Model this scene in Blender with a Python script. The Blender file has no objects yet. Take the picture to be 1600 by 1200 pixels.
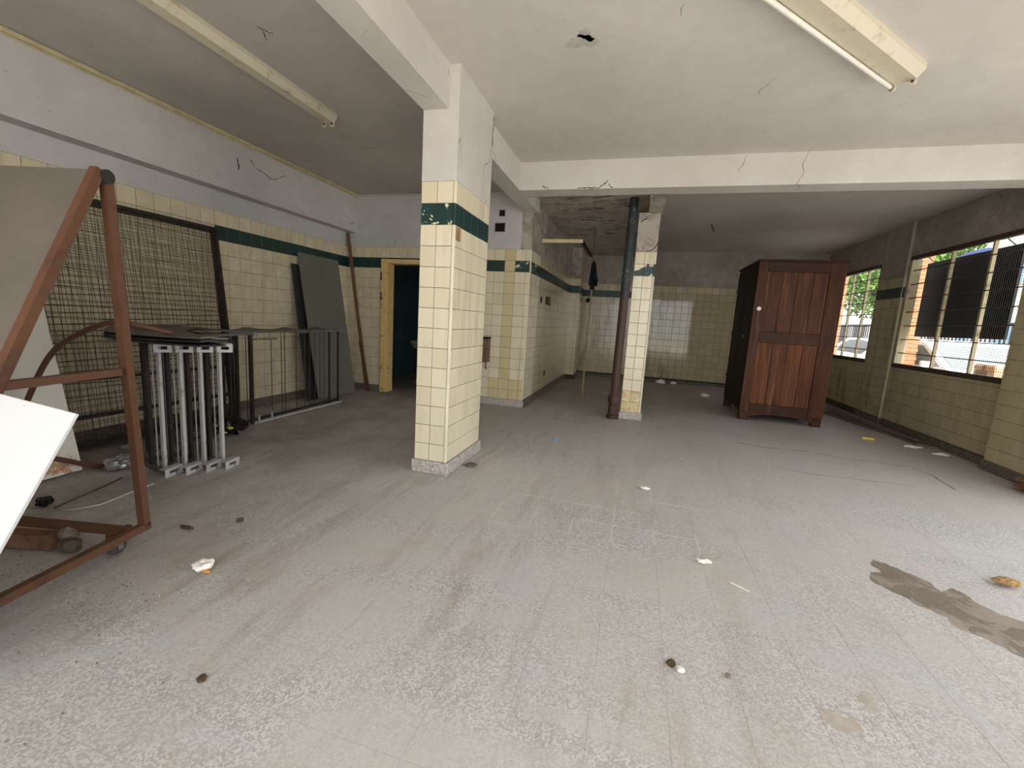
import bpy, bmesh, math, random
from mathutils import Vector, Matrix, Quaternion

random.seed(7)
S = bpy.context.scene
COL = S.collection
V = Vector
PI = math.pi

# ------------------------------------------------------------------ camera
EYE = V((0.0, 0.0, 1.25))
FPX = 681.16                       # focal length in pixels of the 1600 px wide frame
CAM_R = V((0.9602, 0.2736, 0.0564))
CAM_D = V((0.0966, -0.1359, -0.9860))
CAM_F = V((-0.2621, 0.9522, -0.1569))
RX = (0.13807909, 0.27355132, 0.07927871)

def _cam_axes():
    r = V(RX)
    th = r.length
    k = r / th
    K = Matrix(((0, -k.z, k.y), (k.z, 0, -k.x), (-k.y, k.x, 0)))
    Rm = Matrix.Identity(3) + K * math.sin(th) + (K @ K) * (1 - math.cos(th))
    base = Matrix(((1, 0, 0), (0, 0, -1), (0, 1, 0)))
    return Rm @ base
_R = _cam_axes()
right, down, fwd = V(_R[0]), V(_R[1]), V(_R[2])
cam_data = bpy.data.cameras.new('camera')
cam_data.sensor_fit = 'HORIZONTAL'
cam_data.sensor_width = 36.0
cam_data.lens = FPX * 36.0 / 1600.0
cam_data.clip_start = 0.05
cam_data.clip_end = 300
cam = bpy.data.objects.new('camera', cam_data)
COL.objects.link(cam)
up, back = -down, -fwd
cam.matrix_world = Matrix(((right.x, up.x, back.x, EYE.x), (right.y, up.y, back.y, EYE.y),
                           (right.z, up.z, back.z, EYE.z), (0, 0, 0, 1)))
S.camera = cam

# ------------------------------------------------------------------ light
world = bpy.data.worlds.new('overcast_sky')
S.world = world
world.use_nodes = True
bg = world.node_tree.nodes['Background']
bg.inputs[0].default_value = (0.94, 0.97, 1.0, 1)
bg.inputs[1].default_value = 1.0

sun_data = bpy.data.lights.new('sun', 'SUN')
sun_data.energy = 4.0
sun_data.angle = math.radians(3)
sun_data.color = (1.0, 0.98, 0.95)
sun = bpy.data.objects.new('sun', sun_data)
COL.objects.link(sun)
sun.rotation_euler = V((-0.10, 0.42, -0.90)).to_track_quat('-Z', 'Y').to_euler()
sun.location = (0, -20, 30)

S.view_settings.view_transform = 'Standard'
S.view_settings.look = 'None'
S.view_settings.gamma = 1.0
S.view_settings.use_curve_mapping = False
S.view_settings.exposure = 1.9
try:
    S.cycles.use_denoising = True
    S.cycles.max_bounces = 8
    S.cycles.diffuse_bounces = 5
    S.cycles.glossy_bounces = 3
    S.cycles.sample_clamp_indirect = 6.0
except Exception:
    pass

# ------------------------------------------------------------------ room measures (metres)
XL, XR = -4.42, 3.70               # left and right walls
YF, YD, YB = -1.2, 6.0, 10.75      # open front, wall with the doorway, far wall
ZC = 2.975                         # ceiling
XBLK = -1.50                       # side of the small walled-off room
Z_TILE_TOP, Z_BAND_HI, Z_BAND_LO, Z_BASE = 2.208, 2.055, 1.905, 0.10
PITCH = 0.1515

# ------------------------------------------------------------------ node helpers
def lin(r, g, b):
    f = lambda c: (c / 255 / 12.92) if c / 255 <= 0.04045 else ((c / 255 + 0.055) / 1.055) ** 2.4
    return (f(r), f(g), f(b), 1)

class NT:
    def __init__(s, name, rough=0.6, spec=0.4, metal=0.0):
        s.m = bpy.data.materials.new(name)
        s.m.use_nodes = True
        s.t = s.m.node_tree
        s.b = s.t.nodes['Principled BSDF']
        s.b.inputs['Roughness'].default_value = rough
        s.b.inputs['Specular IOR Level'].default_value = spec
        s.b.inputs['Metallic'].default_value = metal
        s._pos = None
    def n(s, typ, **kw):
        o = s.t.nodes.new(typ)
        for k, v in kw.items():
            if hasattr(o, k):
                setattr(o, k, v)
        return o
    def put(s, sock, v):
        if hasattr(v, 'is_output') or hasattr(v, 'links'):
            s.t.links.new(v, sock)
        else:
            sock.default_value = v
    def pos(s, scale=None):
        if s._pos is None:
            s._pos = s.n('ShaderNodeNewGeometry').outputs['Position']
        if scale is None:
            return s._pos
        m = s.n('ShaderNodeMapping')
        s.put(m.inputs['Vector'], s._pos)
        m.inputs['Scale'].default_value = scale
        return m.outputs[0]
    def noise(s, scale, detail=4, rough=0.55, vec=None, dist=0.0):
        o = s.n('ShaderNodeTexNoise')
        s.put(o.inputs['Vector'], vec if vec is not None else s.pos())
        o.inputs['Scale'].default_value = scale
        o.inputs['Detail'].default_value = detail
        o.inputs['Roughness'].default_value = rough
        o.inputs['Distortion'].default_value = dist
        return o.outputs[0]
    def voro(s, scale, feature='F1', vec=None, out=0):
        o = s.n('ShaderNodeTexVoronoi', feature=feature)
        s.put(o.inputs['Vector'], vec if vec is not None else s.pos())
        o.inputs['Scale'].default_value = scale
        return o.outputs[out]
    def ramp(s, fac, lo, hi, a=0.0, b=1.0):
        o = s.n('ShaderNodeMapRange')
        s.put(o.inputs[0], fac)
        o.inputs[1].default_value = lo
        o.inputs[2].default_value = hi
        o.inputs[3].default_value = a
        o.inputs[4].default_value = b
        return o.outputs[0]
    def math(s, op, a, b=0.0):
        o = s.n('ShaderNodeMath', operation=op)
        s.put(o.inputs[0], a)
        s.put(o.inputs[1], b)
        return o.outputs[0]
    def mix(s, fac, a, b, mode='MIX'):
        o = s.n('ShaderNodeMix', data_type='RGBA', blend_type=mode)
        s.put(o.inputs[0], fac)
        s.put(o.inputs[6], a)
        s.put(o.inputs[7], b)
        return o.outputs[2]
    def rnd(s):
        a = s.n('ShaderNodeObjectInfo').outputs['Random']
        b = s.n('ShaderNodeNewGeometry').outputs['Random Per Island']
        return s.math('FRACT', s.math('ADD', a, b))
    def z(s):
        o = s.n('ShaderNodeSeparateXYZ')
        s.put(o.inputs[0], s.pos())
        return o.outputs
    def color(s, c):
        s.put(s.b.inputs['Base Color'], c)
        return s
    def rough(s, c):
        s.put(s.b.inputs['Roughness'], c)
        return s
    def bump(s, h, strength=0.3, dist=0.01):
        o = s.n('ShaderNodeBump')
        o.inputs['Strength'].default_value = strength
        o.inputs['Distance'].default_value = dist
        s.put(o.inputs['Height'], h)
        s.put(s.b.inputs['Normal'], o.outputs[0])
        return s

def simple(name, rgb, rough=0.6, var=0.25, scale=14, metal=0.0, spec=0.4, bump=0.0):
    t = NT(name, rough, spec, metal)
    c = lin(*rgb)
    d = tuple(x * (1 - var) for x in c[:3]) + (1,)
    t.color(t.mix(t.ramp(t.noise(scale), 0.35, 0.65), c, d))
    if bump:
        t.bump(t.noise(scale * 5), bump, 0.004)
    return t.m

def plaster(name, rgb, rgb2, cracks=0.5, flake=0.0, scratch=0.5, rough=0.85):
    t = NT(name, rough, 0.2)
    big = t.ramp(t.noise(0.9, 6, 0.6), 0.35, 0.68)
    c = t.mix(big, lin(*rgb), lin(*rgb2))
    fine = t.ramp(t.noise(7.0, 8, 0.7), 0.3, 0.75)
    c = t.mix(t.math('MULTIPLY', fine, 0.22), c, lin(rgb2[0] * .8, rgb2[1] * .78, rgb2[2] * .75))
    # hairline cracks: warped cells, broken up by a mask
    o = t.n('ShaderNodeTexNoise')
    t.put(o.inputs['Vector'], t.pos())
    o.inputs['Scale'].default_value = 3.0
    w = t.n('ShaderNodeVectorMath', operation='SCALE')
    t.put(w.inputs[0], o.outputs[1])
    w.inputs['Scale'].default_value = 0.3
    a = t.n('ShaderNodeVectorMath', operation='ADD')
    t.put(a.inputs[0], t.pos())
    t.put(a.inputs[1], w.outputs[0])
    e = t.voro(1.3, 'DISTANCE_TO_EDGE', a.outputs[0])
    line = t.ramp(e, 0.001, 0.006, 1, 0)
    mask = t.ramp(t.noise(1.7, 3), 0.63 - 0.10 * cracks, 0.68 - 0.10 * cracks)
    line = t.math('MULTIPLY', line, mask)
    c = t.mix(t.math('MULTIPLY', line, 0.75), c, lin(70, 62, 55))
    # short scuffs
    sc = t.ramp(t.noise(22, 2, 0.5, dist=2.5), 0.715, 0.74)
    sc = t.math('MULTIPLY', sc, t.ramp(t.noise(1.1, 2), 0.47, 0.60))
    c = t.mix(t.math('MULTIPLY', sc, scratch), c, lin(60, 56, 52))
    h = t.noise(45, 6, 0.7)
    if flake:
        f = t.ramp(t.noise(5.0, 9, 0.72, dist=0.6), 0.50, 0.54)
        c = t.mix(t.math('MULTIPLY', f, flake), c, lin(rgb2[0] * .72, rgb2[1] * .68, rgb2[2] * .62))
        h = t.math('ADD', t.math('MULTIPLY', h, 0.5), t.math('MULTIPLY', f, -1.0))
        t.bump(h, 0.5, 0.012)
    else:
        t.bump(h, 0.18, 0.006)
    t.color(c)
    return t.m

M = {}
M['ceiling'] = plaster('ceiling_paint', (214, 209, 202), (201, 196, 189), 0.15, 0, 0.5)
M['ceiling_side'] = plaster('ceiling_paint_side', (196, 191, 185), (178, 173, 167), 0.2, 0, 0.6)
M['ceiling_peeled'] = plaster('ceiling_peeled_paint', (208, 201, 191), (178, 170, 160), 1.3, 0.4, 0.6)
M['beam'] = plaster('beam_paint', (214, 210, 204), (200, 195, 188), 0.5, 0, 0.5)
M['wall_white'] = plaster('wall_whitewash', (205, 204, 202), (188, 187, 186), 0.4, 0, 0.9)
M['wall_rough'] = plaster('wall_rough_plaster', (196, 188, 178), (165, 156, 146), 0.9, 0.45, 0.7)
M['wall_dull'] = plaster('wall_dull_plaster', (180, 172, 163), (150, 143, 136), 0.4, 0.15, 0.6)
M['outer_wall'] = simple('outer_wall_render', (190, 182, 170), 0.9, 0.15, 2)

def tile_mat(name, rgb, grime=0.35, gloss=0.16):
    t = NT(name, gloss, 0.5)
    c = lin(*rgb)
    r = t.rnd()
    c1 = t.mix(t.ramp(r, 0, 1, 0, 1), tuple(x * 1.0 for x in c[:3]) + (1,), (c[0] * .90, c[1] * .895, c[2] * .86, 1))
    c1 = t.mix(t.math('MULTIPLY', t.ramp(t.noise(2.2, 5, 0.6), 0.35, 0.7), 0.25), c1, (c[0] * .86, c[1] * .82, c[2] * .70, 1))
    st = t.noise(1.0, 6, 0.65, vec=t.pos((9, 9, 1.1)))
    st = t.math('MULTIPLY', t.ramp(st, 0.50, 0.72), t.ramp(t.noise(0.6, 3), 0.42, 0.62))
    c1 = t.mix(t.math('MULTIPLY', st, grime), c1, lin(110, 98, 70))
    sp = t.math('MULTIPLY', t.ramp(t.noise(26, 5, 0.7), 0.66, 0.72), t.ramp(t.noise(1.4, 3), 0.50, 0.60))
    c1 = t.mix(t.math('MULTIPLY', sp, min(1.0, grime * 1.8)), c1, lin(70, 60, 44))
    t.color(c1)
    t.rough(t.ramp(t.noise(6, 4), 0.3, 0.7, gloss * 0.8, gloss * 1.7))
    t.bump(t.noise(9, 2), 0.05, 0.01)
    return t.m
M['tile'] = tile_mat('cream_glazed_tile', (230, 220, 194), 0.3)
M['tile_left'] = tile_mat('cream_glazed_tile_dusty', (219, 207, 179), 0.4, 0.22)
M['tile_dirty'] = tile_mat('cream_glazed_tile_grimy', (206, 194, 165), 0.8, 0.10)
M['tile_dim'] = tile_mat('olive_grimy_tile', (188, 176, 144), 0.9, 0.045)
M['tile_yellow'] = tile_mat('yellow_replacement_tile', (216, 201, 158), 0.3)

def rusty_tile():
    t = NT('rust_stained_tile', 0.3, 0.5)
    f = t.ramp(t.noise(16, 6, 0.7), 0.40, 0.62)
    t.color(t.mix(t.math('MULTIPLY', f, 0.85), lin(222, 210, 172), t.mix(t.ramp(t.noise(40, 3), 0.45, 0.6), lin(216, 172, 70), lin(150, 88, 40))))
    return t.m
M['tile_rust'] = rusty_tile()
def band_mat(name, peel):
    t = NT(name, 0.35, 0.5)
    g = t.mix(t.ramp(t.noise(4), 0.3, 0.7), lin(24, 60, 56), lin(18, 48, 46))
    p = t.ramp(t.noise(8.5, 7, 0.62, dist=0.8), 0.60 - peel, 0.615 - peel)
    t.color(t.mix(p, g, lin(226, 216, 184)))
    return t.m
M['band'] = band_mat('green_painted_tile', -0.12)
M['band_worn'] = band_mat('green_painted_tile_flaking', 0.015)
M['band_bare'] = band_mat('green_painted_tile_bare', 0.11)
M['grout'] = simple('dark_grout', (80, 72, 57), 0.95, 0.35, 8)
M['grout_pale'] = simple('pale_corner_bead', (232, 224, 196), 0.4, 0.12, 6)

def terrazzo(name, a, b, scale=95, dusty=0.0):
    t = NT(name, 0.75, 0.3)
    v = t.n('ShaderNodeTexVoronoi')
    t.put(v.inputs['Vector'], t.pos())
    v.inputs['Scale'].default_value = scale
    sep = t.n('ShaderNodeSeparateColor')
    t.put(sep.inputs[0], v.outputs['Color'])
    c = t.mix(t.ramp(sep.outputs[0], 0.35, 0.65), lin(*a), lin(*b))
    t.color(c)
    t.bump(sep.outputs[1], 0.1, 0.002)
    return t.m
M['base'] = terrazzo('terrazzo_base', (200, 194, 186), (146, 140, 132), 150)
M['base_dirty'] = terrazzo('terrazzo_base_dirty', (120, 112, 100), (84, 78, 70), 110)

def floor_mat(name):
    t = NT(name, 0.62, 0.35)
    v = t.n('ShaderNodeTexVoronoi')
    t.put(v.inputs['Vector'], t.pos((1, 1, 0)))
    v.inputs['Scale'].default_value = 150
    sep = t.n('ShaderNodeSeparateColor')
    t.put(sep.inputs[0], v.outputs['Color'])
    chip = t.mix(t.ramp(sep.outputs[0], 0.25, 0.8), lin(206, 205, 203), lin(162, 160, 158))
    chip = t.mix(t.ramp(sep.outputs[1], 0.86, 0.9), chip, lin(156, 153, 150))
    dust = t.mix(t.ramp(t.noise(0.55, 5, 0.6), 0.38, 0.64), lin(195, 193, 190), lin(187, 181, 173))
    dust = t.mix(t.math('MULTIPLY', t.ramp(t.noise(3.5, 7, 0.7), 0.4, 0.75), 0.35), dust, lin(176, 169, 160))
    # swept dust lies in streaks
    st = t.noise(1.0, 7, 0.62, vec=t.pos((0.7, 2.1, 1)), dist=0.9)
    cover = t.ramp(st, 0.36, 0.62, 0.15, 0.92)
    c = t.mix(cover, chip, dust)
    grey = t.math('MULTIPLY', t.ramp(t.noise(1.6, 5, 0.6, dist=1.2), 0.56, 0.66), 0.55)
    c = t.mix(grey, c, lin(186, 187, 188))
    xyz = t.z()
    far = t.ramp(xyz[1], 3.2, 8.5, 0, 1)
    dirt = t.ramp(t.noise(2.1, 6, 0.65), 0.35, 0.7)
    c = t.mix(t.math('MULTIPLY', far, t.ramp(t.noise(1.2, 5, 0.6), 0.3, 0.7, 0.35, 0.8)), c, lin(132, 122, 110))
    left = t.math('MULTIPLY', t.ramp(xyz[0], -1.0, -3.2, 0, 1), dirt)  # dirt mottling plus a shade gradient to the left, put into the colour
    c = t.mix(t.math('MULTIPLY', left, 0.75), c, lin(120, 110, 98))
    # brown blotches and dark crumbs
    br = t.math('MULTIPLY', t.ramp(t.noise(4.2, 6, 0.65, dist=0.5), 0.62, 0.72), 0.5)
    c = t.mix(br, c, lin(172, 156, 138))
    dk = t.math('MULTIPLY', t.ramp(t.noise(34, 4, 0.65, dist=1.0), 0.70, 0.75), t.ramp(t.noise(1.9, 4), 0.45, 0.62))
    c = t.mix(t.math('MULTIPLY', dk, 0.55), c, lin(84, 74, 64))
    mp = t.n('ShaderNodeMapping')
    t.put(mp.inputs['Vector'], t.pos())
    mp.inputs['Rotation'].default_value = (0, 0, math.radians(-38))
    mp.inputs['Scale'].default_value = (5.0, 0.9, 1)
    sw = t.ramp(t.noise(1.0, 8, 0.68, vec=mp.outputs[0], dist=0.5), 0.50, 0.68)
    sw = t.math('MULTIPLY', sw, t.ramp(xyz[0], 1.4, -1.6, 0.10, 0.62))
    c = t.mix(sw, c, lin(142, 130, 116))
    fine = t.ramp(t.noise(60, 5, 0.75), 0.56, 0.68)
    c = t.mix(t.math('MULTIPLY', fine, 0.30), c, lin(122, 112, 102))
    t.color(c)
    t.bump(t.math('ADD', t.noise(38, 6, 0.7), t.math('MULTIPLY', sep.outputs[2], 0.25)), 0.15, 0.004)
    return t.m
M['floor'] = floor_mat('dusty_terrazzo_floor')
M['joint'] = simple('floor_joint_dust', (186, 181, 173), 0.95, 0.3, 3)
M['stain'] = plaster('worn_damp_patch', (176, 166, 154), (138, 127, 116), 0.6, 0.5, 0.5)
M['stain_soft'] = simple('brown_scuff', (184, 175, 164), 0.8, 0.2, 20)

def metal_paint(name, rgb, rust, amount=0.5, rough=0.6):
    t = NT(name, rough, 0.4)
    c = t.mix(t.ramp(t.noise(9, 7, 0.7), 0.58 - 0.15 * amount, 0.72 - 0.15 * amount), lin(*rgb), lin(*rust))
    t.color(c)
    t.bump(t.noise(60, 4), 0.15, 0.002)
    return t.m
M['red_oxide'] = metal_paint('red_oxide_steel', (96, 64, 44), (76, 51, 37), 0.4, 0.65)
M['rusty_tube'] = metal_paint('brown_rusty_tube', (128, 94, 70), (92, 66, 50), 0.6, 0.8)
M['black_steel'] = metal_paint('black_steel', (44, 39, 35), (74, 56, 44), 0.3, 0.6)
M['wire'] = metal_paint('dark_wire', (72, 62, 48), (48, 40, 32), 0.4, 0.7)
M['aluminium'] = metal_paint('dull_aluminium', (186, 186, 184), (150, 148, 144), 0.3, 0.45)
M['grey_steel'] = metal_paint('grey_steel', (120, 118, 114), (80, 76, 70), 0.4, 0.55)
M['pipe'] = None
def pipe_mat():
    t = NT('painted_cast_iron', 0.5, 0.4)
    zz = t.z()[2]
    f = t.ramp(t.math('ADD', zz, t.math('MULTIPLY', t.noise(4, 5), 0.9)), 1.75, 2.25)
    a = t.mix(t.ramp(t.noise(12, 6, 0.7), 0.55, 0.68), lin(70, 44, 37), lin(50, 38, 34))
    b = t.mix(t.ramp(t.noise(10, 7, 0.7), 0.56, 0.66), lin(42, 48, 49), lin(112, 116, 114))
    t.color(t.mix(f, a, b))
    t.bump(t.noise(40), 0.2, 0.004)
    return t.m
M['pipe'] = pipe_mat()

def wood(name, a, b, scale=1.0, rough=0.55, axis='z', bleach=0.0):
    t = NT(name, rough, 0.2)
    sc = {'z': (26, 26, 1.4), 'y': (26, 1.4, 26), 'x': (1.4, 26, 26)}[axis]
    g = t.noise(1.0 * scale, 7, 0.65, vec=t.pos(sc), dist=0.4)
    c = t.mix(t.ramp(g, 0.32, 0.70), lin(*a), lin(*b))
    r = t.rnd()
    c = t.mix(t.math('MULTIPLY', r, 0.6), c, (lin(*b)[0] * .55, lin(*b)[1] * .5, lin(*b)[2] * .5, 1))
    if bleach:
        w = t.math('MULTIPLY', t.ramp(t.noise(1.0, 7, 0.7, vec=t.pos((14, 14, 0.9))), 0.58, 0.70), bleach)
        c = t.mix(w, c, lin(156, 118, 82))
    t.color(c)
    t.bump(g, 0.15, 0.004)
    return t.m
M['wood'] = wood('dark_red_wood', (104, 58, 34), (50, 26, 15), 1, 0.5, 'z', 0.4)
M['wood_rail'] = wood('dark_red_wood_rail', (90, 52, 32), (46, 25, 15), 1, 0.5, 'x', 0.2)
M['wood_low'] = wood('sun_bleached_wood', (138, 86, 52), (68, 38, 22), 1, 0.6, 'z', 0.5)
M['wood_dark'] = wood('dark_wood_and_shade', (40, 28, 22), (26, 18, 14), 1, 0.6, 'z', 0.1)  # darker wood copy; puts the shade of the wardrobe's door side into colour
M['plank'] = wood('weathered_plank', (140, 128, 114), (90, 80, 70), 1, 0.8, 'y')
M['pole_wood'] = wood('old_pole_wood', (150, 118, 92), (104, 74, 58), 1, 0.7, 'z')
M['pale_wood'] = wood('pale_broomstick', (176, 158, 126), (132, 114, 88), 1, 0.7, 'z')
M['cream_wood'] = simple('cream_painted_wood', (226, 210, 170), 0.6, 0.15, 8)
M['door_frame'] = metal_paint('peeling_cream_frame', (222, 190, 128), (120, 84, 48), 0.1, 0.6)
M['grey_board'] = simple('grey_fibreboard', (112, 110, 100), 0.75, 0.12, 2)
M['panel_grey'] = simple('raw_board_back', (110, 102, 92), 0.85, 0.14, 5)
def stained_white(name, rgb):
    t = NT(name, 0.45, 0.4)
    zz = t.z()[2]
    low = t.ramp(zz, 0.02, 0.32, 1, 0)
    f = t.math('MULTIPLY', t.ramp(t.noise(7, 6, 0.65), 0.50, 0.58), low)
    c = t.mix(t.math('MULTIPLY', t.ramp(t.noise(2), 0.4, 0.7), 0.2), lin(*rgb), lin(200, 196, 184))
    c = t.mix(t.math('MULTIPLY', t.ramp(t.noise(26, 3, 0.5, dist=2), 0.7, 0.74), 0.4), c, lin(140, 136, 128))
    t.color(t.mix(f, c, lin(186, 120, 52)))
    return t.m
M['white_rust'] = stained_white('off_white_rusty_sheet', (226, 222, 210))
M['white_board'] = None
def white_lam():
    t = NT('white_laminate', 0.4, 0.4)
    sc = t.ramp(t.noise(1, 5, 0.6, vec=t.pos((12, 45, 12)), dist=1.5), 0.66, 0.70)
    c = t.mix(t.math('MULTIPLY', sc, 0.3), lin(208, 208, 207), lin(140, 139, 136))
    t.color(c)
    return t.m
M['white_board'] = white_lam()
M['black_rubber'] = simple('black_sheet', (46, 45, 44), 0.5, 0.3, 6)
M['grey_sheet'] = simple('grey_brown_sheet', (104, 98, 90), 0.6, 0.25, 4)
M['hose'] = simple('brown_rubber_hose', (104, 66, 58), 0.5, 0.2, 12)
M['black_plastic'] = simple('black_plastic_film', (24, 24, 24), 0.25, 0.3, 20)
M['bag_yellow'] = simple('yellow_print', (226, 208, 84), 0.4, 0.1, 10)
M['bag_white'] = simple('white_print', (226, 226, 222), 0.4, 0.1, 10)
M['clear_film'] = simple('silvery_film', (172, 172, 172), 0.2, 0.6, 30, 0.3)
M['lamp_body'] = metal_paint('cream_enamel_stained', (204, 196, 174), (164, 152, 122), 0.15, 0.5)
M['lamp_tube'] = simple('white_tube_glass', (226, 222, 212), 0.25, 0.06, 5)
M['brass_dark'] = simple('dark_brass', (90, 70, 46), 0.5, 0.3, 30, 0.6)
M['moulding'] = simple('cream_moulding', (206, 192, 158), 0.7, 0.25, 10)
M['rust_iron'] = simple('rusty_box', (124, 96, 80), 0.7, 0.4, 14)
M['void'] = simple('black_and_hole_shade', (16, 14, 13), 0.9, 0.2, 5)  # plain black; inside holes it paints the shade of the hollow
M['dark_room'] = simple('dark_blue_green_paint', (96, 122, 130), 0.7, 0.2, 2)
M['porcelain'] = simple('stained_porcelain', (176, 170, 160), 0.3, 0.3, 8)
M['cloth_black'] = simple('black_cloth', (22, 21, 21), 0.95, 0.2, 20)
M['label_white'] = simple('white_enamel', (236, 230, 216), 0.3, 0.05, 10)
M['wheel'] = simple('grey_castor_tread', (74, 72, 68), 0.6, 0.2, 20)
M['debris'] = simple('crumbled_debris', (136, 120, 102), 0.95, 0.5, 40)
M['debris_white'] = simple('paint_chip', (228, 224, 216), 0.8, 0.15, 40)
M['leaf_dry'] = simple('dry_leaf', (92, 72, 52), 0.9, 0.4, 40)
M['clod'] = simple('tan_clod', (190, 152, 108), 0.95, 0.5, 60, 0, 0.2, 0.4)  # plain tan, mottled darker, with bumps
M['tissue'] = simple('crumpled_tissue', (244, 240, 232), 0.9, 0.06, 30)
M['orange_peel'] = simple('orange_scrap', (226, 160, 80), 0.7, 0.2, 30)
M['yellow_plastic'] = simple('yellow_plastic', (232, 206, 60), 0.4, 0.1, 20)
M['blue_plastic'] = simple('blue_plastic', (80, 150, 210), 0.4, 0.1, 20)
M['straw'] = simple('broom_straw', (150, 112, 84), 0.9, 0.45, 30)
M['tan_tile'] = simple('bare_mortar', (158, 128, 88), 0.9, 0.25, 20)
M['conduit'] = simple('white_conduit', (170, 162, 142), 0.6, 0.2, 10)
# outside
M['asphalt'] = simple('pale_asphalt', (150, 148, 144), 0.9, 0.15, 2)
M['pavement'] = simple('concrete_pavement', (196, 190, 180), 0.9, 0.15, 2)
M['brick'] = simple('orange_brick', (214, 140, 100), 0.85, 0.25, 6)
M['brick_tan'] = simple('tan_brick', (196, 156, 120), 0.85, 0.2, 6)
M['mortar'] = simple('pale_mortar', (214, 196, 172), 0.9, 0.1, 8)
M['render_white'] = simple('white_render', (236, 234, 228), 0.85, 0.06, 1)
M['fence_black'] = simple('black_fence_bar', (34, 34, 34), 0.5, 0.2, 10)
M['car_white'] = simple('white_car_paint', (240, 241, 242), 0.15, 0.02, 2, 0, 0.6)
M['car_glass'] = simple('car_window_glass', (112, 122, 122), 0.05, 0.2, 3, 0, 0.8)
M['car_glass_dark'] = simple('tinted_car_glass', (30, 34, 36), 0.05, 0.2, 3, 0, 0.8)
M['tyre'] = simple('tyre_rubber', (26, 26, 26), 0.8, 0.2, 20)
M['alloy'] = simple('alloy_wheel', (170, 170, 172), 0.3, 0.2, 20, 0.8)
M['lamp_red'] = simple('red_tail_lamp', (150, 24, 20), 0.2, 0.1, 20)
M['leaf'] = simple('green_leaf', (112, 146, 62), 0.6, 0.45, 2)
M['bark'] = simple('tree_bark', (96, 80, 62), 0.9, 0.4, 12)
M['blue_tarp'] = simple('blue_canvas', (24, 38, 88), 0.7, 0.15, 4)
M['blue_glass'] = simple('blue_window_glass', (150, 184, 210), 0.1, 0.15, 2, 0, 0.7)
M['sign_black'] = simple('black_signboard', (13, 13, 14), 0.6, 0.15, 3)
M['window_cream'] = metal_paint('cream_window_bar', (186, 172, 138), (130, 112, 84), 0.2, 0.6)
M['window_dark'] = metal_paint('dark_window_frame', (70, 56, 44), (44, 36, 30), 0.3, 0.6)

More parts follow.
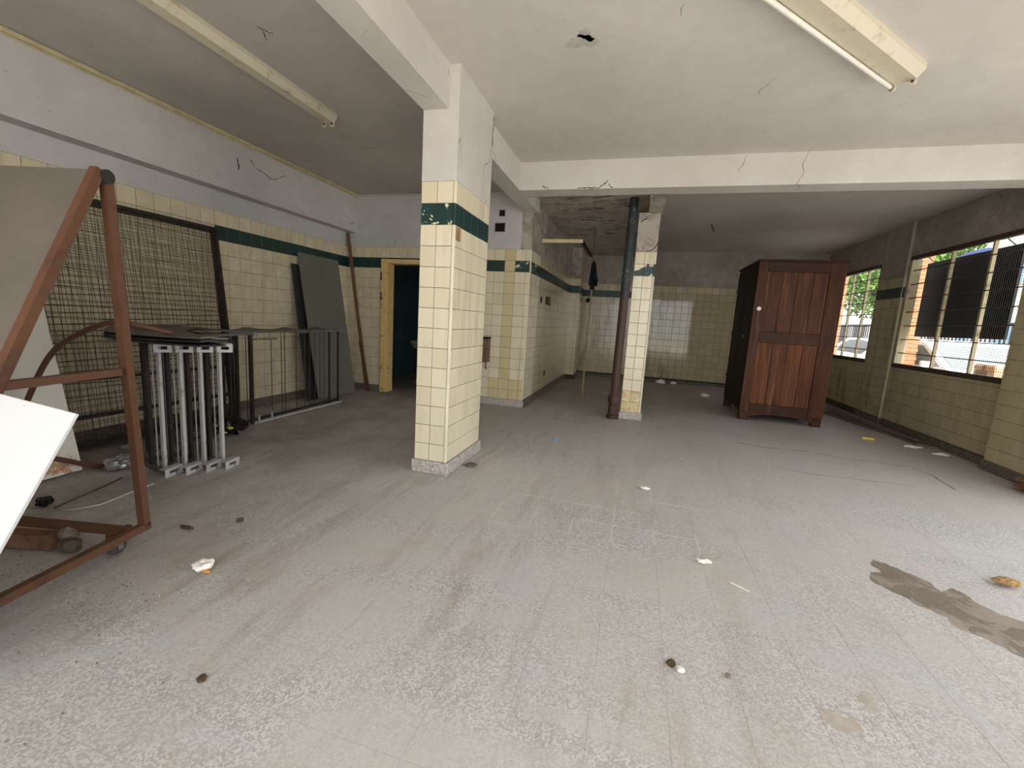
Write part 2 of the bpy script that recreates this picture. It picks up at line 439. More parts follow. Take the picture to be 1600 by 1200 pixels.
# ------------------------------------------------------------------ mesh helpers
class MB:
    def __init__(s):
        s.v, s.f = [], []
    def add(s, vs, fs):
        o = len(s.v)
        s.v += [tuple(p) for p in vs]
        s.f += [tuple(i + o for i in f) for f in fs]
        return s
    def box(s, a, b, bev=0.0):
        x0, y0, z0 = (min(a[i], b[i]) for i in range(3))
        x1, y1, z1 = (max(a[i], b[i]) for i in range(3))
        return s.obox(V(((x0 + x1) / 2, (y0 + y1) / 2, (z0 + z1) / 2)), V((1, 0, 0)), V((0, 1, 0)), V((0, 0, 1)),
                      (x1 - x0) / 2, (y1 - y0) / 2, (z1 - z0) / 2, bev)
    def obox(s, c, X, Y, Z, hx, hy, hz, bev=0.0):
        c = V(c)
        if bev <= 0:
            P = [c + X * (hx * i) + Y * (hy * j) + Z * (hz * k) for k in (-1, 1) for j in (-1, 1) for i in (-1, 1)]
            return s.add(P, [(0, 2, 3, 1), (4, 5, 7, 6), (0, 1, 5, 4), (2, 6, 7, 3), (0, 4, 6, 2), (1, 3, 7, 5)])
        b = min(bev, hx * .9, hy * .9, hz * .9)
        P, idx = [], {}
        for k in (-1, 1):
            for j in (-1, 1):
                for i in (-1, 1):
                    for ax in range(3):
                        q = [hx - b, hy - b, hz - b]
                        q[ax] = (hx, hy, hz)[ax]
                        idx[(i, j, k, ax)] = len(P)
                        P.append(c + X * (q[0] * i) + Y * (q[1] * j) + Z * (q[2] * k))
        F = []
        for sg in (-1, 1):
            F.append([idx[(sg, j, k, 0)] for j, k in ((-1, -1), (1, -1), (1, 1), (-1, 1))])
            F.append([idx[(i, sg, k, 1)] for i, k in ((-1, -1), (-1, 1), (1, 1), (1, -1))])
            F.append([idx[(i, j, sg, 2)] for i, j in ((-1, -1), (1, -1), (1, 1), (-1, 1))])
            if sg < 0:
                for q in (-1, -2, -3):
                    F[q].reverse()
        for a in (-1, 1):
            for d in (-1, 1):
                F.append([idx[(a, d, -1, 0)], idx[(a, d, 1, 0)], idx[(a, d, 1, 1)], idx[(a, d, -1, 1)]])
                F.append([idx[(-1, a, d, 1)], idx[(1, a, d, 1)], idx[(1, a, d, 2)], idx[(-1, a, d, 2)]])
                F.append([idx[(a, -1, d, 0)], idx[(a, 1, d, 0)], idx[(a, 1, d, 2)], idx[(a, -1, d, 2)]])
        for k in (-1, 1):
            for j in (-1, 1):
                for i in (-1, 1):
                    F.append([idx[(i, j, k, q)] for q in range(3)])
        return s.add(P, F)
    def bar(s, a, b, w, h=None, side=None, bev=0.0):
        """rectangular bar from a to b"""
        a, b = V(a), V(b)
        h = w if h is None else h
        Z = (b - a).normalized()
        ref = V(side) if side is not None else (V((0, 0, 1)) if abs(Z.z) < 0.9 else V((0, 1, 0)))
        X = Z.cross(ref).normalized()
        Y = Z.cross(X).normalized()
        return s.obox((a + b) / 2, X, Y, Z, w / 2, h / 2, (b - a).length / 2, bev)
    def tube(s, pts, r, n=8, cap=True):
        pts = [V(p) for p in pts]
        rs = r if isinstance(r, (list, tuple)) else [r] * len(pts)
        rings, prev = [], None
        for i, p in enumerate(pts):
            d = (pts[min(i + 1, len(pts) - 1)] - pts[max(i - 1, 0)]).normalized()
            if prev is None:
                X = d.cross(V((0, 0, 1)) if abs(d.z) < 0.9 else V((1, 0, 0))).normalized()
            else:
                X = (prev - d * prev.dot(d)).normalized()
            prev = X
            Y = d.cross(X)
            rings.append([p + X * (rs[i] * math.cos(2 * PI * k / n)) + Y * (rs[i] * math.sin(2 * PI * k / n)) for k in range(n)])
        P = [q for ring in rings for q in ring]
        F = [(i * n + k, i * n + (k + 1) % n, (i + 1) * n + (k + 1) % n, (i + 1) * n + k) for i in range(len(pts) - 1) for k in range(n)]
        if cap:
            F.append(tuple(range(n))[::-1])
            F.append(tuple((len(pts) - 1) * n + k for k in range(n)))
        return s.add(P, F)
    def prism(s, poly, d):
        """extrude polygon (list of 3d points) along vector d"""
        poly = [V(p) for p in poly]
        d = V(d)
        n = len(poly)
        P = poly + [p + d for p in poly]
        F = [tuple(range(n))[::-1], tuple(range(n, 2 * n))]
        F += [(i, (i + 1) % n, n + (i + 1) % n, n + i) for i in range(n)]
        return s.add(P, F)
    def lathe(s, c, prof, n=16, axis=V((0, 0, 1))):
        c = V(c)
        Z = V(axis).normalized()
        X = Z.cross(V((0, 1, 0)) if abs(Z.y) < 0.9 else V((1, 0, 0))).normalized()
        Y = Z.cross(X)
        P = [c + Z * z + X * (r * math.cos(2 * PI * k / n)) + Y * (r * math.sin(2 * PI * k / n)) for r, z in prof for k in range(n)]
        F = [(i * n + k, i * n + (k + 1) % n, (i + 1) * n + (k + 1) % n, (i + 1) * n + k) for i in range(len(prof) - 1) for k in range(n)]
        F += [tuple(range(n))[::-1], tuple((len(prof) - 1) * n + k for k in range(n))]
        return s.add(P, F)
    def mesh(s, name, mat, smooth=False):
        me = bpy.data.meshes.new(name)
        me.from_pydata(s.v, [], s.f)
        bm = bmesh.new()
        bm.from_mesh(me)
        bmesh.ops.recalc_face_normals(bm, faces=bm.faces)
        bm.to_mesh(me)
        bm.free()
        if smooth:
            for p in me.polygons:
                p.use_smooth = True
            try:
                me.set_sharp_from_angle(angle=math.radians(40))
            except Exception:
                pass
        me.materials.append(M[mat])
        return me
    def build(s, name, mat, parent=None, smooth=False):
        o = bpy.data.objects.new(name, s.mesh(name, mat, smooth))
        COL.objects.link(o)
        o.parent = parent
        return o

def tag(o, label=None, cat=None, group=None, kind=None):
    for k, v in (('label', label), ('category', cat), ('group', group), ('kind', kind)):
        if v:
            o[k] = v
    return o

def thing(name, label, cat, loc=(0, 0, 0), group=None):
    o = bpy.data.objects.new(name, None)
    COL.objects.link(o)
    o.empty_display_size = 0.1
    o['origin_note'] = 0
    del o['origin_note']
    return tag(o, label, cat, group)

def struct(o):
    o['kind'] = 'structure'
    return o

def sbox(name, mat, a, b, parent=None):
    o = MB().box(a, b).build(name, mat, parent)
    if parent is None:
        struct(o)
    return o

# pixel size of a small patch, used only to choose which pieces are objects of their own
def pix(p, n, w, h):
    d = V(p) - EYE
    z = d.dot(fwd)
    if z < 0.15:
        return 0.0, False
    x, y = 800 + FPX * d.dot(right) / z, 600 + FPX * d.dot(down) / z
    face = abs(d.normalized().dot(V(n)))
    seen = -40 < x < 1640 and -40 < y < 1240 and d.dot(V(n)) < 0
    return FPX * math.sqrt(max(w * h * face, 1e-9)) / d.length, seen

# ------------------------------------------------------------------ tiles
_tile_cache = {}
def tile_mesh(w, h, mat, t=0.008, bev=0.0016):
    key = (round(w, 4), round(h, 4), mat, t)
    if key not in _tile_cache:
        mb = MB()
        hw, hh = w / 2, h / 2
        f = [(-hw + bev, 0, -hh + bev), (hw - bev, 0, -hh + bev), (hw - bev, 0, hh - bev), (-hw + bev, 0, hh - bev)]
        m = [(-hw, bev, -hh), (hw, bev, -hh), (hw, bev, hh), (-hw, bev, hh)]
        k = [(-hw, t, -hh), (hw, t, -hh), (hw, t, hh), (-hw, t, hh)]
        mb.add(f + m + k, [(0, 1, 2, 3)] + [(i, 4 + i, 4 + (i + 1) % 4, (i + 1) % 4) for i in range(4)] +
               [(4 + i, 8 + i, 8 + (i + 1) % 4, 4 + (i + 1) % 4) for i in range(4)])
        _tile_cache[key] = mb.mesh('tile', mat)
    return _tile_cache[key]

def rows_std():
    r = [(Z_BAND_HI, Z_TILE_TOP, 'top'), (Z_BAND_LO, Z_BAND_HI, 'band')]
    z = Z_BAND_LO
    while z > Z_BASE + 0.02:
        lo = max(Z_BASE, z - PITCH)
        r.append((lo, z, 'field'))
        z = lo
    return r

class Tiler:
    """collects tiles laid on the faces of one parent; the largest in view become parts of their own, the rest one stuff part"""
    def __init__(s, parent, limit=300, minpx=8.5):
        s.parent, s.limit, s.minpx, s.all = parent, limit, minpx, []
    def face(s, p0, p1, normal, matfn, rows=None, pitch=PITCH, joint=0.0036, hole=None, start=0.0):
        """p0 -> p1: ends of the face in plan, left to right seen from the room; matfn(kind, u, z) -> material or None"""
        p0, p1 = V((p0[0], p0[1], 0)), V((p1[0], p1[1], 0))
        L = (p1 - p0).length
        d = (p1 - p0) / L
        n = V((normal[0], normal[1], 0))
        rot = math.atan2(n.x, -n.y)
        for lo, hi, kind in (rows or rows_std()):
            u = -start
            while u < L - 0.004:
                a, b = max(u, 0), min(u + pitch, L)
                u += pitch
                if b - a < 0.012:
                    continue
                for (aa, bb, ll, hh) in cut(a, b, lo, hi, hole):
                    if bb - aa < 0.01 or hh - ll < 0.01:
                        continue
                    mat = matfn(kind, (aa + bb) / 2, (ll + hh) / 2)
                    if mat is None:
                        continue
                    c = p0 + d * ((aa + bb) / 2)
                    c.z = (ll + hh) / 2
                    px, seen = pix(c, n, bb - aa, hh - ll)
                    s.all.append((px if seen else px * 0.01, c, rot, bb - aa - joint, hh - ll - joint, mat))
    def done(s):
        s.all.sort(key=lambda q: -q[0])
        rest = {}
        for i, (px, c, rot, w, h, mat) in enumerate(s.all):
            if i < s.limit and px >= s.minpx:
                o = bpy.data.objects.new('tile', tile_mesh(w, h, mat))
                COL.objects.link(o)
                o.location = c
                o.rotation_euler = (random.uniform(-.0025, .0025), 0, rot + random.uniform(-.003, .003))
                o.parent = s.parent
            else:
                rest.setdefault(mat, MB())
                me = tile_mesh(w, h, mat)
                R = Matrix.Rotation(rot, 3, 'Z')
                rest[mat].add([R @ v.co + c for v in me.vertices], [tuple(p.vertices) for p in me.polygons])
        if rest:
            v, f, mi, mats = [], [], [], []
            for mat, mb in rest.items():
                o = len(v)
                v += mb.v
                f += [tuple(i + o for i in q) for q in mb.f]
                mi += [len(mats)] * len(mb.f)
                mats.append(M[mat])
            me = bpy.data.meshes.new('small_tiles')
            me.from_pydata(v, [], f)
            for m_ in mats:
                me.materials.append(m_)
            me.polygons.foreach_set('material_index', mi)
            o = bpy.data.objects.new('small_tiles', me)
            COL.objects.link(o)
            o.parent = s.parent
            o['kind'] = 'stuff'

def cut(a, b, lo, hi, holes):
    """rectangle minus rectangular holes (u0, u1, z0, z1), returned as rectangles"""
    R = [(a, b, lo, hi)]
    for (u0, u1, z0, z1) in (holes or []):
        out = []
        for (x0, x1, y0, y1) in R:
            if u1 <= x0 or u0 >= x1 or z1 <= y0 or z0 >= y1:
                out.append((x0, x1, y0, y1))
                continue
            if y1 > z1:
                out.append((x0, x1, z1, y1))
            if y0 < z0:
                out.append((x0, x1, y0, z0))
            m0, m1 = max(y0, z0), min(y1, z1)
            if x0 < u0:
                out.append((x0, u0, m0, m1))
            if x1 > u1:
                out.append((u1, x1, m0, m1))
        R = out
    return R

T = 0.008                          # tile thickness
# ------------------------------------------------------------------ floor
G = 0.248
floor = sbox('floor', 'joint', (XL - 0.3, YF - 0.02, -0.20), (XR + 0.1, YB + 0.2, -0.0008))
def build_floor():
    x0, y0 = -0.03 - 18 * G, 1.703 - 12 * G
    me = {}
    items = []
    gap = 0.0014
    i = 0
    while x0 + i * G < XR:
        j = 0
        while y0 + j * G < YB:
            a, b = max(x0 + i * G, XL), min(x0 + i * G + G, XR)
            c, d = max(y0 + j * G, YF), min(y0 + j * G + G, YB)
            if b - a > 0.02 and d - c > 0.02:
                px, seen = pix(((a + b) / 2, (c + d) / 2, 0), (0, 0, 1), b - a, d - c)
                items.append((px if seen else 0, (a + b) / 2, (c + d) / 2, b - a - gap, d - c - gap))
            j += 1
        i += 1
    items.sort(key=lambda q: -q[0])
    rest = MB()
    for k, (px, x, y, w, h) in enumerate(items):
        key = (round(w, 3), round(h, 3))
        if key not in me:
            hw, hh, t, bv = w / 2, h / 2, 0.012, 0.0005
            P = [(-hw + bv, -hh + bv, 0), (hw - bv, -hh + bv, 0), (hw - bv, hh - bv, 0), (-hw + bv, hh - bv, 0),
                 (-hw, -hh, -bv), (hw, -hh, -bv), (hw, hh, -bv), (-hw, hh, -bv)]
            me[key] = (P, [(0, 1, 2, 3)] + [(q, 4 + q, 4 + (q + 1) % 4, (q + 1) % 4) for q in range(4)],
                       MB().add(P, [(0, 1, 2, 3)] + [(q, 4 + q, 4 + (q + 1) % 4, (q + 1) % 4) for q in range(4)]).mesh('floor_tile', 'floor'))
        if k < 300 and px > 9:
            o = bpy.data.objects.new('floor_tile', me[key][2])
            COL.objects.link(o)
            o.location = (x, y, 0)
            o.parent = floor
        else:
            rest.add([(p[0] + x, p[1] + y, p[2]) for p in me[key][0]], me[key][1])
    o = rest.build('far_floor_tiles', 'floor', floor)
    o['kind'] = 'stuff'
build_floor()
# pale dust left along a few joints in the middle of the room
M['pale_dust'] = simple('pale_joint_dust', (203, 200, 195), 0.95, 0.06, 30)
def dust_line(a, b, w):
    rr = random.Random(int(a[0] * 999 + a[1] * 77))
    n = 14
    d = (V((b[0], b[1], 0)) - V((a[0], a[1], 0)))
    sd = V((-d.y, d.x, 0)).normalized()
    up, lo = [], []
    for k in range(n + 1):
        q = V((a[0], a[1], .0002)) + d * (k / n)
        e = math.sin(PI * k / n) ** .4
        up.append(q + sd * (w / 2 * e * rr.uniform(.3, 1.0) + .0003))
        lo.append(q - sd * (w / 2 * e * rr.uniform(.3, 1.0) + .0003))
    MB().prism(up + lo[::-1], (0, 0, .0004)).build('joint_dust', 'pale_dust', floor)
for gx, ya_, yb2 in ((-3, 2.45, 2.80), (-2, 2.44, 2.83), (-1, 2.47, 2.72), (0, 2.47, 3.05), (1, 2.52, 2.78), (2, 2.52, 2.78), (0, 3.2, 3.6), (1, 3.1, 3.7)):
    dust_line((-.03 + gx * G, ya_), (-.03 + gx * G, yb2), .016)
for gy, xa_, xb_ in ((3, -.80, -.50), (4, -.30, .48), (5, -.86, .22), (3, -.08, .05), (6, .2, .9)):
    dust_line((xa_, 1.703 + gy * G), (xb_, 1.703 + gy * G), .014)
# flat worn patches that belong to the floor
def patch(pts, mat, z, jag=0.018, n=5):
    P = []
    for i, a in enumerate(pts):
        b = pts[(i + 1) % len(pts)]
        for k in range(n):
            f = k / n
            P.append((a[0] + (b[0] - a[0]) * f + random.uniform(-jag, jag) * (k > 0), a[1] + (b[1] - a[1]) * f + random.uniform(-jag, jag) * (k > 0), z))
    return MB().prism(P, (0, 0, 0.0006)).build('worn_patch', mat, floor)
patch([(1.438, 2.853), (1.487, 2.832), (1.572, 2.751), (1.626, 2.678), (1.626, 2.601), (1.706, 2.665), (1.733, 2.632), (1.75, 2.537), (1.787, 2.476),
       (1.859, 2.45), (1.98, 2.30), (1.90, 2.06), (1.70, 2.06), (1.656, 2.145), (1.608, 2.205), (1.559, 2.248), (1.507, 2.294), (1.521, 2.35),
       (1.447, 2.404), (1.399, 2.483), (1.321, 2.56), (1.318, 2.616), (1.356, 2.691), (1.41, 2.70), (1.40, 2.79)], 'stain', 0.0003, 0.008, 4)

# ------------------------------------------------------------------ ceiling and beams
sbox('ceiling', 'ceiling', (-1.5, YF, ZC), (XR + 0.3, 5.1, ZC + 0.2))
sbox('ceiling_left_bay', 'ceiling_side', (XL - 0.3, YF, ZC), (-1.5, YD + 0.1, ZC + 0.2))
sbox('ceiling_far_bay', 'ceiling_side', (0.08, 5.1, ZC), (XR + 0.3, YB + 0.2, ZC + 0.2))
sbox('ceiling_passage', 'ceiling_peeled', (XBLK - 0.2, 5.1, 2.86), (0.08, YB + 0.2, ZC + 0.2))
sbox('ceiling_beam', 'beam', (-1.617, YF, 2.69), (-1.422, YD + 0.02, ZC + 0.02))
sbox('ceiling_crossbeam', 'beam', (-1.425, 4.95, 2.682), (XR + 0.02, 5.2, ZC + 0.02))
sbox('ceiling_beam_passage', 'wall_rough', (0.0, 5.19, 2.682), (0.17, YB, ZC + 0.02))
sbox('ceiling_beam_wall', 'wall_white', (XL - 0.01, YF, 2.413), (-4.255, YD + 0.02, ZC + 0.02))
# ------------------------------------------------------------------ left wall
wall_left = sbox('wall_left', 'wall_white', (XL - 0.25, YF, -0.1), (XL, YD + 0.15, ZC + 0.1))
sbox('wall_left_grout', 'grout', (XL - 0.002, YF, 0), (XL + T - 0.003, YD, Z_TILE_TOP), wall_left)
tl = Tiler(wall_left)
def mat_left(kind, u, z):
    y = YF + u
    if kind == 'band' and y > 3.757:
        return 'band'
    return 'tile_left'
tl.face((XL + T, YF), (XL + T, YD), (1, 0), mat_left, start=(PITCH - (3.757 - YF) % PITCH))
tl.done()
struct(MB().box((XL, YF, 0), (XL + 0.028, YD, Z_BASE), 0.004).build('baseboard_left', 'base_dirty'))
struct(MB().box((-4.256, YF, ZC - 0.036), (-4.226, YD, ZC - 0.002), .006).box((-4.256, YF, ZC - 0.052), (-4.244, YD, ZC - 0.036), .004).build('trim_1', 'moulding'))
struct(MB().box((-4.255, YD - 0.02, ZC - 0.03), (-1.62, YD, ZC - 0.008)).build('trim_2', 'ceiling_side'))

# ------------------------------------------------------------------ wall with the doorway, and the walled-off room
DX0, DX1, DZ = -3.70, -2.92, 1.97
wall_back = struct(MB().box((XL, YD, -0.1), (DX0 - .05, YD + 0.15, ZC + 0.1)).box((DX1 + .05, YD, -0.1), (XBLK - .15, YD + 0.15, ZC + 0.1))
                   .box((DX0 - .05, YD, DZ + .03), (DX1 + .05, YD + 0.15, ZC + 0.1)).build('wall_middle', 'wall_white'))
MB().box((XL, YD - T + 0.003, 0), (DX0 - 0.11, YD, Z_TILE_TOP)).box((DX1 + 0.11, YD - T + 0.003, 0), (XBLK, YD, Z_TILE_TOP)).box(
    (DX0 - .11, YD - T + 0.003, 2.04), (DX1 + .11, YD, Z_TILE_TOP)).build('wall_grout', 'grout', wall_back)
tl = Tiler(wall_back)
def mat_door(kind, u, z):
    x = XL + u
    if -1.845 < x < -1.66:
        return 'tile_yellow'
    if kind == 'band':
        return 'band_worn' if x > -1.7 else 'band'
    if kind == 'field' and -2.0 < x < -1.5 and z < 0.4:
        return 'tile_yellow'
    return 'tile_left' if x < -2.6 else 'tile'
tl.face((XL, YD - T), (XBLK, YD - T), (0, -1), mat_door, hole=[(DX0 - 0.118 - XL, DX1 + 0.118 - XL, -1, 2.037)], start=0.02)
tl.done()
struct(MB().box((XL, YD - 0.028, 0), (DX0 - 0.12, YD, Z_BASE), 0.004).build('baseboard_door', 'base_dirty'))
struct(MB().box((DX1 + 0.12, YD - 0.028, 0), (XBLK + 0.028, YD, Z_BASE), 0.004).build('baseboard_middle', 'base'))
fr = struct(MB().box((DX0 - 0.115, YD - 0.035, 0), (DX0, YD + 0.16, 2.035), 0.006).build('door_1', 'door_frame'))
MB().box((DX1, YD - 0.035, 0), (DX1 + 0.115, YD + 0.16, 2.035), 0.006).build('door_jamb', 'door_frame', fr)
MB().box((DX0, YD - 0.035, DZ), (DX1, YD + 0.16, 2.035), 0.006).build('door_head', 'door_frame', fr)
for k, zz in enumerate((1.72, 1.42)):
    MB().box((DX0 - 0.114, YD - 0.04, zz), (DX0 - 0.095, YD - 0.034, zz + 0.12)).build('hinge_mark', 'void', fr)
# dark room beyond the doorway
sbox('wall_dark_room_back', 'dark_room', (XL, 8.3, -0.1), (XBLK - 0.15, 8.45, ZC))
sbox('wall_dark_room_left', 'dark_room', (XL - 0.15, YD + 0.15, -0.1), (XL, 8.45, ZC))
sbox('ceiling_dark_room', 'dark_room', (XL, YD + 0.15, 2.7), (XBLK - 0.15, 8.45, 2.8))
# side wall of the room along the passage
wall_side = sbox('wall_passage', 'wall_rough', (XBLK - 0.15, YD, -0.1), (XBLK, YB, ZC + 0.1))
sbox('wall_side_grout', 'grout', (XBLK, YD, 0), (XBLK + T - 0.003, YB, Z_TILE_TOP), wall_side)
tl = Tiler(wall_side, 300, 4.5)
def mat_side(kind, u, z):
    return 'band_worn' if kind == 'band' and u < 0.5 else 'band' if kind == 'band' else ('tile' if u < 0.6 else 'tile_dirty')
tl.face((XBLK + T, YD), (XBLK + T, YB), (1, 0), mat_side)
tl.done()
struct(MB().box((XBLK, YD - 0.02, 0), (XBLK + 0.028, YB, Z_BASE), 0.004).build('baseboard_passage', 'base_dirty'))
struct(MB().box((XBLK - 0.004, YD - T - 0.004, Z_BASE), (XBLK + T + 0.004, YD + 0.006, Z_TILE_TOP), 0.003).build('trim_3', 'grout_pale'))
# little pilaster at the far end of the passage
pil = sbox('wall_pilaster', 'wall_rough', (XBLK, 9.75, 0), (-1.29, 10.2, 2.87))
sbox('pilaster_grout', 'grout', (XBLK, 9.745, 0), (-1.285, 10.2, Z_TILE_TOP), pil)
tl = Tiler(pil)
tl.face((XBLK, 9.75 - T), (-1.29 + T, 9.75 - T), (0, -1), lambda k, u, z: 'band' if k == 'band' else 'tile_dirty')
tl.face((-1.29 + T, 9.75 - T), (-1.29 + T, 10.2), (1, 0), lambda k, u, z: 'band' if k == 'band' else 'tile_dirty')
tl.done()

# ------------------------------------------------------------------ far wall
wall_far = sbox('wall_back', 'wall_dull', (XBLK - 0.15, YB, -0.1), (XR + 0.3, YB + 0.2, ZC + 0.1))
sbox('wall_far_grout', 'grout', (XBLK, YB - T + 0.003, 0), (XR, YB, Z_TILE_TOP), wall_far)
tl = Tiler(wall_far, 300, 7)
def mat_far(kind, u, z):
    x = XBLK + u
    if kind == 'band':
        return 'band' if x < 0.2 else 'tile_dim'
    return 'tile_dirty' if x < 0.2 else 'tile_dim'
tl.face((XBLK, YB - T), (XR, YB - T), (0, -1), mat_far)
tl.done()
struct(MB().box((XBLK, YB - 0.025, 0), (XR, YB, 0.06), 0.003).build('baseboard_back', 'base_dirty'))

# ------------------------------------------------------------------ right wall with two barred windows and an open bay near the camera
W1 = (5.66, 7.79, 0.905, 2.475)
W2 = (8.57, 10.25, 0.905, 2.475)
BAY = (0.4, 4.35, 2.62)            # open loading bay: y from, y to, height
wm = MB()
def wall_y(y0, y1, z0, z1):
    if y1 > y0 and z1 > z0:
        wm.box((XR, y0, z0), (XR + 0.12, y1, z1))
wall_y(YF, BAY[0], -0.1, ZC + .1)
wall_y(BAY[0], BAY[1], BAY[2], ZC + .1)
wall_y(BAY[1], W1[0], -0.1, ZC + .1)
wall_y(W1[0], W1[1], -0.1, W1[2]); wall_y(W1[0], W1[1], W1[3], ZC + .1)
wall_y(W1[1], W2[0], -0.1, ZC + .1)
wall_y(W2[0], W2[1], -0.1, W2[2]); wall_y(W2[0], W2[1], W2[3], ZC + .1)
wall_y(W2[1], YB + .2, -0.1, ZC + .1)
wall_right = struct(wm.build('wall_right', 'wall_dull'))
PILX = 3.678
sbox('right_pilaster', 'wall_dull', (PILX, 7.83, 0), (XR + 0.01, 8.55, ZC), wall_right)
sbox('near_pilaster', 'wall_dull', (3.60, BAY[1], 0), (XR + 0.01, 5.57, ZC), wall_right)
g = MB()
for y0, y1, z1, x in ((W1[0], W1[1], W1[2], XR), (W2[0], W2[1], W2[2], XR), (W2[1], YB, Z_TILE_TOP, XR), (7.83, 8.55, Z_TILE_TOP, PILX), (BAY[1], 5.57, Z_TILE_TOP, 3.60)):
    g.box((x - T + 0.003, y0, 0), (x + 0.001, y1, z1))
g.build('wall_right_grout', 'grout', wall_right)
tl = Tiler(wall_right, 300, 7)
fm = lambda k, u, z: 'band' if k == 'band' else 'tile_dim'
cutrow = lambda z1: [(lo, min(hi, z1), k) for lo, hi, k in rows_std() if lo < z1 - 0.01]
tl.face((XR - T, W1[1] + .04), (XR - T, W1[0] - .04), (-1, 0), fm, cutrow(W1[2] - 0.02))
tl.face((XR - T, W2[1]), (XR - T, W2[0] - .02), (-1, 0), fm, cutrow(W2[2] - 0.02))
tl.face((XR - T, YB), (XR - T, W2[1]), (-1, 0), fm)
tl.face((PILX - T, 8.55), (PILX - T, 7.83), (-1, 0), fm)
tl.face((PILX - T, 7.83 - T), (XR, 7.83 - T), (0, -1), fm)
tl.face((3.60 - T, 5.57 + T), (3.60 - T, BAY[1]), (-1, 0), fm)
tl.done()
struct(MB().box((3.672, 5.59, 0), (XR, 7.83, 0.09), 0.003).build('baseboard_right', 'base_dirty'))
struct(MB().box((3.565, BAY[1], 0), (3.60, 5.59, 0.10), 0.003).build('baseboard_near', 'base_dirty'))
struct(MB().box((PILX - 0.02, 7.81, 0), (PILX, 8.56, 0.09), 0.003).build('baseboard_pilaster', 'base_dirty'))
struct(MB().tube([(PILX - 0.012, 7.822, 0.05), (PILX - 0.012, 7.822, ZC)], 0.006, 6).build('trim_4', 'conduit'))
# front wall behind the camera, mostly open
struct(MB().box((XL - .2, YF - .2, -0.1), (-2.6, YF, ZC + .1)).box((-2.6, YF - .2, 2.62), (XR + .25, YF, ZC + .1)).build('wall_front', 'wall_white'))

def window(name, y0, y1, z0, z1, mull, nrod):
    w = struct(MB().bar((XR + .02, y0, z0 + .02), (XR + .02, y1, z0 + .02), 0.05, 0.04).build(name, 'window_dark'))
    MB().bar((XR + .02, y0, z1 - .02), (XR + .02, y1, z1 - .02), 0.06, 0.05).build('window_head', 'window_dark', w)
    for y, m in ((y0 + .02, 'window_dark'), (y1 - .02, 'window_cream')):
        MB().box((XR - .004, y - .02, z0 + .04), (XR + .115, y + .02, z1 - .045)).build('window_jamb', m, w)
    for y in mull:
        MB().bar((XR + .05, y, z0 + .04), (XR + .05, y, z1 - .045), 0.035, 0.03).build('mullion', 'window_cream', w)
    for k in range(nrod):
        z = z0 + (z1 - z0) * (k + 1) / (nrod + 1)
        MB().tube([(XR + .03, y0 + .04, z), (XR + .03, y1 - .04, z)], 0.007, 6).build('crossbar', 'window_dark', w)
    g = MB()
    st = 0.03
    y = y0 + .05
    while y < y1 - .04:
        g.bar((XR + .09, y, z0), (XR + .09, y, z1), 0.0022)
        y += st
    z = z0 + .03
    while z < z1:
        g.bar((XR + .092, y0, z), (XR + .092, y1, z), 0.0022)
        z += st
    o = g.build('wire_screen', 'fence_black', w)
    o['kind'] = 'stuff'
    return w
window('window_1', *W1, (6.31, 6.99), 7)
window('window_2', *W2, (9.08, 9.62), 7)

# ------------------------------------------------------------------ columns
def column(name, label, x0, x1, y0, y1, ztop, faces, matfn, plaster_mat, split=None):
    c = thing(name, label, 'column')
    MB().box((x0 + T - .003, y0 + T - .003, 0), (x1 - T + .003, y1 - T + .003, Z_TILE_TOP)).build('grout_core', 'grout', c)
    MB().box((x0, y0, Z_TILE_TOP), (x1, y1, ztop)).build('plaster_head', plaster_mat, c)
    MB().box((x0 - .018, y0 - .018, 0), (x1 + .022, y1 + .02, Z_BASE), 0.006).build('base', 'base', c)
    tl = Tiler(c)
    tb = 0.022
    for f in faces:
        if f == 'front':
            tl.face((x0, y0), (x1 - tb, y0), (0, -1), lambda k, u, z: matfn('front', k, u, z), pitch=(x1 - tb - x0) / 2)
        if f == 'right':
            tl.face((x1, y0 + tb * .6), (x1, y1), (1, 0), lambda k, u, z: matfn('right', k, u, z))
        if f == 'left':
            tl.face((x0, y1), (x0, y0), (-1, 0), lambda k, u, z: matfn('left', k, u, z))
        if f == 'back':
            tl.face((x1, y1), (x0, y1), (0, 1), lambda k, u, z: matfn('back', k, u, z))
    tl.done()
    o = MB().box((x1 - tb + .001, y0 - .002, Z_BASE), (x1 + .002, y0 + tb * .6 - .001, Z_BAND_LO), 0.004).build('corner_bead', 'grout_pale', c)
    MB().box((x1 - tb + .001, y0 - .002, Z_BAND_LO), (x1 + .002, y0 + tb * .6 - .001, Z_BAND_HI), 0.004).build('corner_bead', 'band', c)
    MB().box((x1 - tb + .001, y0 - .002, Z_BAND_HI), (x1 + .002, y0 + tb * .6 - .001, Z_TILE_TOP), 0.004).build('corner_bead', 'grout_pale', c)
    return c
def m1(face, kind, u, z):
    if kind == 'band':
        return 'band_worn' if face == 'front' else 'band'
    if face == 'right' and kind == 'field' and u < 0.13 and z > 1.80:
        return 'tile'
    return 'tile'
col1 = column('tiled_column', 'large cream tiled column with green band in the middle of the room', -1.62, -1.345, 3.05, 3.785, ZC,
              ('front', 'right', 'left', 'back'), m1, 'beam')
MB().box((-1.3455, 3.075, 1.80), (-1.340, 3.15, 1.895)).build('bare_patch', 'tan_tile', col1)
col2 = column('tiled_column', 'slim cream tiled column with rust-stained foot beside the iron pipe', -0.115, 0.146, 6.03, 6.32, 2.69,
              ('front', 'right', 'left', 'back'), lambda f, k, u, z: ('band_bare' if f == 'front' else 'band') if k == 'band' else 'tile_rust' if f == 'front' and z < .42 else 'tile', 'wall_rough')
